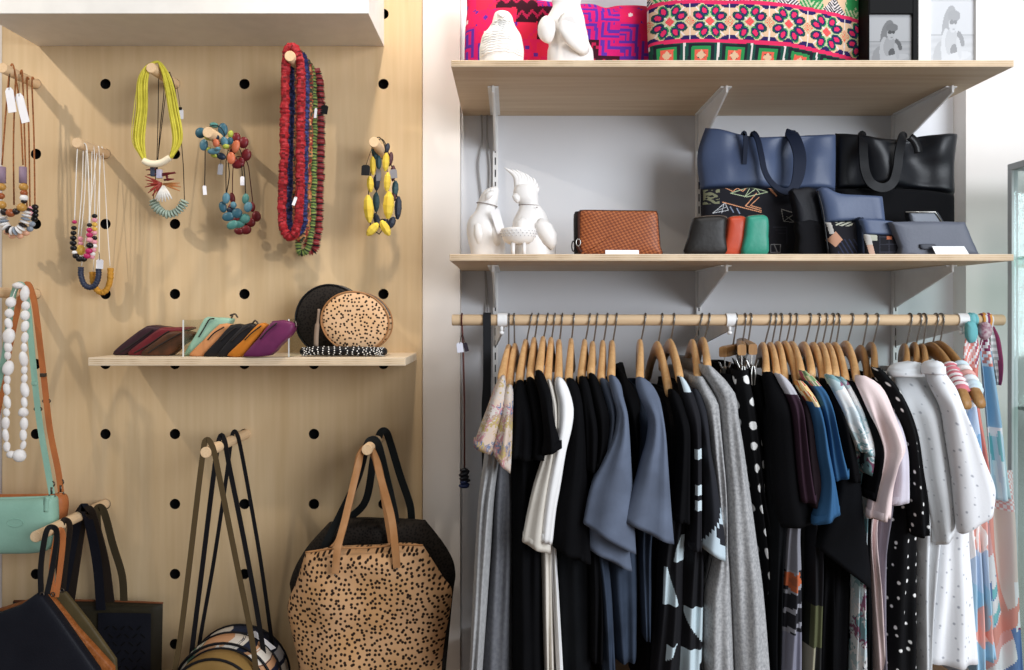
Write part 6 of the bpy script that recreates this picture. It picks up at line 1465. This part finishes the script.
t = empty('wallet', P(*zr(330, 640), d), 'blue leather wallet with a printed black lower half beside the grey one', 'wallet', 'blue printed set')
MB().quilt([[zr(232, 472), zr(300, 474), zr(395, 486)], [zr(244, 520), zr(320, 520), zr(410, 520)], [zr(252, 548), zr(320, 552), zr(425, 556)]], d, .022, 24, 12, None, pu=8, pv=12).build('leather_panel', m_bleath, t)
MB().quilt([[zr(252, 547), zr(320, 551), zr(425, 555)], [zr(258, 620), zr(340, 620), zr(440, 620)], [zr(262, 690), zr(350, 690), zr(452, 690)]], d - .001, .022, 100, 60, pr3, pu=8, pv=12, floor=S2).build('printed_panel', MATS['printed_canvas'], t)
MB().puff([zr(222, 478), zr(235, 470), zr(250, 480), zr(258, 600), zr(262, 690), zr(236, 690), zr(230, 590)], d + .014, .035, 5, smooth=2, floor=S2).build('zip_side', M('dark_blue_side', '#1d2536', .45, .1), t)
d = 1.60
t = empty('card_case', P(*zr(545, 480), d), 'small dark metal edged card case standing behind the grey wallet', 'card case')
MB().puff([zr(458, 441), zr(470, 439), zr(590, 439), zr(604, 443), zr(632, 488), zr(640, 690), zr(486, 690), zr(478, 520)], d, .02, 8, smooth=0, floor=S2).build('case_body', M('gunmetal', '#4a4d53', .35, .05, metal=.4), t, True, angle=40)
MB().tube([P(*zr(x, y), d - .011) for x, y in ((458, 441), (600, 441), (632, 490))], .0015, 6).build('metal_edge', m_clip, t)
d = 1.52
t = empty('wallet', P(*zr(590, 640), d), 'slate grey leather wallet with a clasp tab at the right end of the lower shelf', 'wallet', 'blue printed set')
MB().puff([zr(380, 502), zr(392, 490), zr(550, 488), (zr(712, 490)), zr(732, 500), zr(765, 580), zr(795, 645), zr(796, 690), zr(442, 690), zr(425, 610)], d, .03, 7, smooth=2, floor=S2).build('wallet_body', M('slate_grey_leather', '#5b5f6b', .45, .15, 220, '#535762', 12, spec=.4), t)
MB().puff([zr(524, 600), zr(532, 594), zr(590, 594), zr(600, 602), zr(604, 618), zr(535, 620)], d - .016, .008, 6, smooth=2).build('clasp_tab', M('clasp_dark', '#3c3f48', .45, .1), t)
cy = yb(S2, 1.495)
cardon('white price card standing before the grey wallet at the right end', [zr(590, 604), zr(744, 604), (810 + 763 / 4.79, cy), (810 + 604 / 4.79, cy)], 1.49, S2)

# ------------------------------------------------------------------ hanging on the rail ends
t = empty('necklace', P(462, 320, DR), 'thin maroon corded necklace with a dark beaded pendant hanging at the rail\'s left end', 'necklace')
dfr = DR - .014
MB().tube([Vector((wx(462, DR), DR + .0128 * math.cos(2 * PI * k / 20), RZ + .0128 * math.sin(2 * PI * k / 20))) for k in range(20)], .0014, 6, True).build('loop', m_cordm, t)
MB().tube(pp([(462, 326), (463, 345), (464.3, 400), (464.5, 468)], dfr), .0018, 7).build('cord', M('cord_dkred', '#57302c', .7, .2, 900), t)
for k in range(9): bead(t, 464.5 + (k % 2) * 1.2 - .6, 470 + k * 2, dfr + .002 * (k % 2), 4.2 + (k % 3) * .6, 2.3, M('pendant_black', '#15161c', .3, .2) if k < 6 else M('pendant_navy', '#1c2747', .3, .2), 4, RND.uniform(-.3, .3))
card(t, 460, 347.5, 6.5, 10, dfr - .003, -.12, M('tag_lilac', '#d3d3de', .7, 0), 'price_tag', (462, 333)); card(t, 466, 347, 4, 9, dfr - .004, -.25, M('tag_navy', '#2e2630', .7, 0), 'price_tag', (463, 335))
t = empty('black_strap', P(487, 320, DR), 'black strap looped over the rail beside the left rail holder', 'strap')
q = [P(487, 418, DR + .012), P(487, 380, DR + .0135), P(487, 330, DR + .0135), Vector((wx(487, DR), DR + .009, RZ + .010)), Vector((wx(487, DR), DR, RZ + .0128)), Vector((wx(487, DR), DR - .009, RZ + .010)), P(487, 330, DR - .0138), P(487, 380, DR - .0135), P(485.5, 410, DR - .013), P(486, 470, DR - .012)]
MB().ribbon(crom(q, 5), .0155, .002, lambda i, t_, f: Vector((1, 0, 0))).build('strap', M('black_webbing', '#1a1b1e', .7, .3, 900), t, True, angle=40)
# scarves knotted on the right end of the rail
def sheet(rows, d, mat, t, nm, seed=0., fold=.012, nf=2.5, nx=40, step=5, colf=None, dd=None):
    """hanging cloth: rows of (y, left, right) with soft vertical folds in depth"""
    vs = []; fs = []; uv = []; cs = []; y0, y1 = rows[0][0], rows[-1][0]; n = max(6, int((y1 - y0) / step))
    for j in range(n + 1):
        y = y0 + (y1 - y0) * j / n; a, b = rowat(rows, y); g = sm((y - y0) / 40)
        for i in range(nx + 1):
            u = i / nx; dep = d + fold * (.3 + .7 * g) * (math.sin(nf * 2 * PI * u + seed + y * .008) + .4 * math.sin(nf * 4.6 * u + seed * 2 + y * .02))
            vs.append(P(lerp(a, b, u), y, d) + Vector((0, dep - d, 0))); uv.append((u * (b - a) / F * d, -y / F * d))
    m = nx + 1
    for j in range(n):
        for i in range(nx):
            fs.append((j * m + i, (j + 1) * m + i, (j + 1) * m + i + 1, j * m + i + 1))
            if colf: cs.append(colf((i + .5) / nx, y0 + (y1 - y0) * (j + .5) / n))
    return MB().add(vs, fs, uv, cs or None).build(nm, mat, t, True, solid=.0012)
L_ = {k: lin(v) for k, v in dict(co='#d9857a', tl='#7fbfc4', wh='#e4e3e4', bl='#8fb4cd', pl='#b9d3de', or_='#dd9a4c', pk='#dcaaa6', cp='#dc978a', be='#d9c9c0', pu='#8a3f60', nv='#6a86b4', ic='#cfe3e6', gr='#b9bcbd').items()}
def coral(u, y):
    if y < 366: return L_['wh'] if (u * 3 + y * .09) % 1 < .35 else L_['co'] if (u * 2 + y * .05) % 1 < .5 else L_['pu'] if u > .7 else L_['pk']
    if u < .22: return L_['wh'] if (y * .05) % 1 < .5 else L_['nv']
    return L_['co']
def bluep(u, y):
    if y < 352: return L_['pu'] if (u * 2 + y * .1) % 1 < .5 else L_['wh']
    if y < 366 and abs(u - .55) < .2: return L_['wh'] if (y * .12 + u * 3) % 1 < .5 else L_['co']
    if y < 428: return L_['bl']
    if y < 434 + 3 * math.sin(u * 20): return L_['wh']
    return L_['pl'] if (u * 5 + .15 * math.sin(y * .06)) % 1 < .55 else L_['tl'] if y < 460 else L_['ic']
def bigp(u, y):
    # curving bands of coral, cream, blue, as on a printed kimono
    w_ = u + .10 * math.sin((y - 480) * .022)
    if y < 520 and ((u - .18) * 34) ** 2 + ((y - 497) * .8) ** 2 < 60: return L_['or_']
    if y < 515 and ((u - .10) * 34) ** 2 + ((y - 483) * 1.) ** 2 < 30: return L_['or_']
    e = .34 + .34 * ((y - 505) / 150) ** 1.0 if y > 505 else .34
    if abs(w_ - e) < .06 and y < 615: return L_['cp']
    if y > 600 and abs((y - 636) - (w_ - .2) * -40) < 9: return L_['cp']
    if w_ < e:
        k = (y * .028 + u * 1.6) % 3
        if 575 < y < 625 and .22 < u < .5: return L_['tl'] if (u + y * .02) % .5 < .2 else L_['nv'] if (u * 2 + y * .04) % 1 < .45 else L_['wh']
        return L_['pk'] if k < .9 else L_['wh'] if k < 1.6 else L_['nv'] if k < 2.1 else L_['pl']
    if y < 510: return L_['wh'] if (int(u * 22) + int(y * .4)) % 2 else L_['pk']
    if 580 < y < 630 and u > .72: return L_['wh']
    if 622 < y < 632 and u > .85: return L_['pu']
    return L_['be'] if y < 625 else L_['nv'] if u > .55 else L_['pl']
m_sc = MPAINT('scarf_cloth', .9, .15, 500)
def knot(t, x, cols, d, w_, y0=311, y1=334):
    rings = []; xc = wx(x, DR); hw = w_ / 2 / F * DR
    prof = []
    for k in range(24):
        a = 2 * PI * k / 24; prof.append((DR + .0145 * math.cos(a), RZ + .0145 * math.sin(a) - (.006 if math.sin(a) < -.5 else 0)))
    for i in range(9):
        s = -1 + i / 4; b = 1 - .18 * s * s + .05 * math.sin(i * 2.4)
        rings.append([Vector((xc + hw * s, DR + (p[0] - DR) * b, RZ + (p[1] - RZ) * b)) for p in prof])
    MB().loft(rings, False, False, True, lambda i, k: cols[(i + k // 9) % len(cols)]).build('wrap', m_sc, t, True, solid=.001)
t = empty('scarf', P(971, 320, DR), 'coral and white patterned scarf tied over the rail, left of the two scarves', 'scarf', 'scarves on the rail')
knot(t, 971, [L_['tl'], L_['tl'], lin('#66aeb2'), L_['tl']], DR, 9)
MB().puff([(966, 323), (974, 322), (977, 332), (975, 341), (970, 343), (966, 338)], DR - .022, .02, 2.4, smooth=3).build('knot', M('scarf_teal', '#6fb3b8', .9, .2), t)
sheet([(334, 966, 977), (350, 963, 980), (375, 962, 979), (410, 966, 981), (450, 975, 988), (492, 984, 994)], DR - .02, m_sc, t, 'hanging_end', 1., .006, 1.5, 24, 3, coral)
t = empty('scarf', P(985, 320, DR), 'light blue scarf with plum knot at the very right end of the rail', 'scarf', 'scarves on the rail')
knot(t, 985, [L_['pu'], L_['or_'], lin('#e0a15a'), L_['wh'], L_['pu']], DR, 11)
MB().puff([(980, 324), (986, 322), (991, 326), (990, 336), (984, 340), (979, 335)], DR - .022, .022, 2.4, smooth=3).build('knot', M('scarf_plum', '#8d5268', .9, .2, 300, '#c9b9bc', 120), t)
sheet([(336, 980, 988), (350, 978, 992), (375, 980, 996), (410, 984, 1002), (430, 986, 1005), (460, 989, 1008), (500, 992, 1013)], DR - .012, m_sc, t, 'hanging_end', 2., .008, 1.5, 30, 3, bluep)
sheet([(326, 989, 994), (336, 990, 999), (350, 991, 1002), (365, 994, 1003), (380, 997, 1001), (385, 997.5, 999)], DR - .004, m_sc, t, 'short_end', 2.6, .006, 1.2, 16, 3, lambda u, y: (L_['gr'] if (y * .16) % 1 < .5 else L_['wh']) if u < .55 + (y - 350) * -.002 else L_['pu'])
t = empty('kimono', P(1000, 480, DR), 'pastel printed silk wrap with coral bands hanging below the scarves', 'wrap')
sheet([(470, 974, 1012), (500, 976, 1015), (540, 978, 1019), (580, 981, 1022), (620, 983, 1024), (650, 984, 1025), (692, 985, 1026)], DR + .012, m_sc, t, 'cloth', 3., .010, 2., 110, 2, bigp)
MB().tube(crom([P(990, 472, DR + .012), P(990, 420, DR + .014), P(990, 340, DR + .0135), Vector((wx(990, DR), DR, RZ + .0125)), P(990, 331, DR - .013)], 6), .002, 6).build('hanging_loop', m_cordw, t)
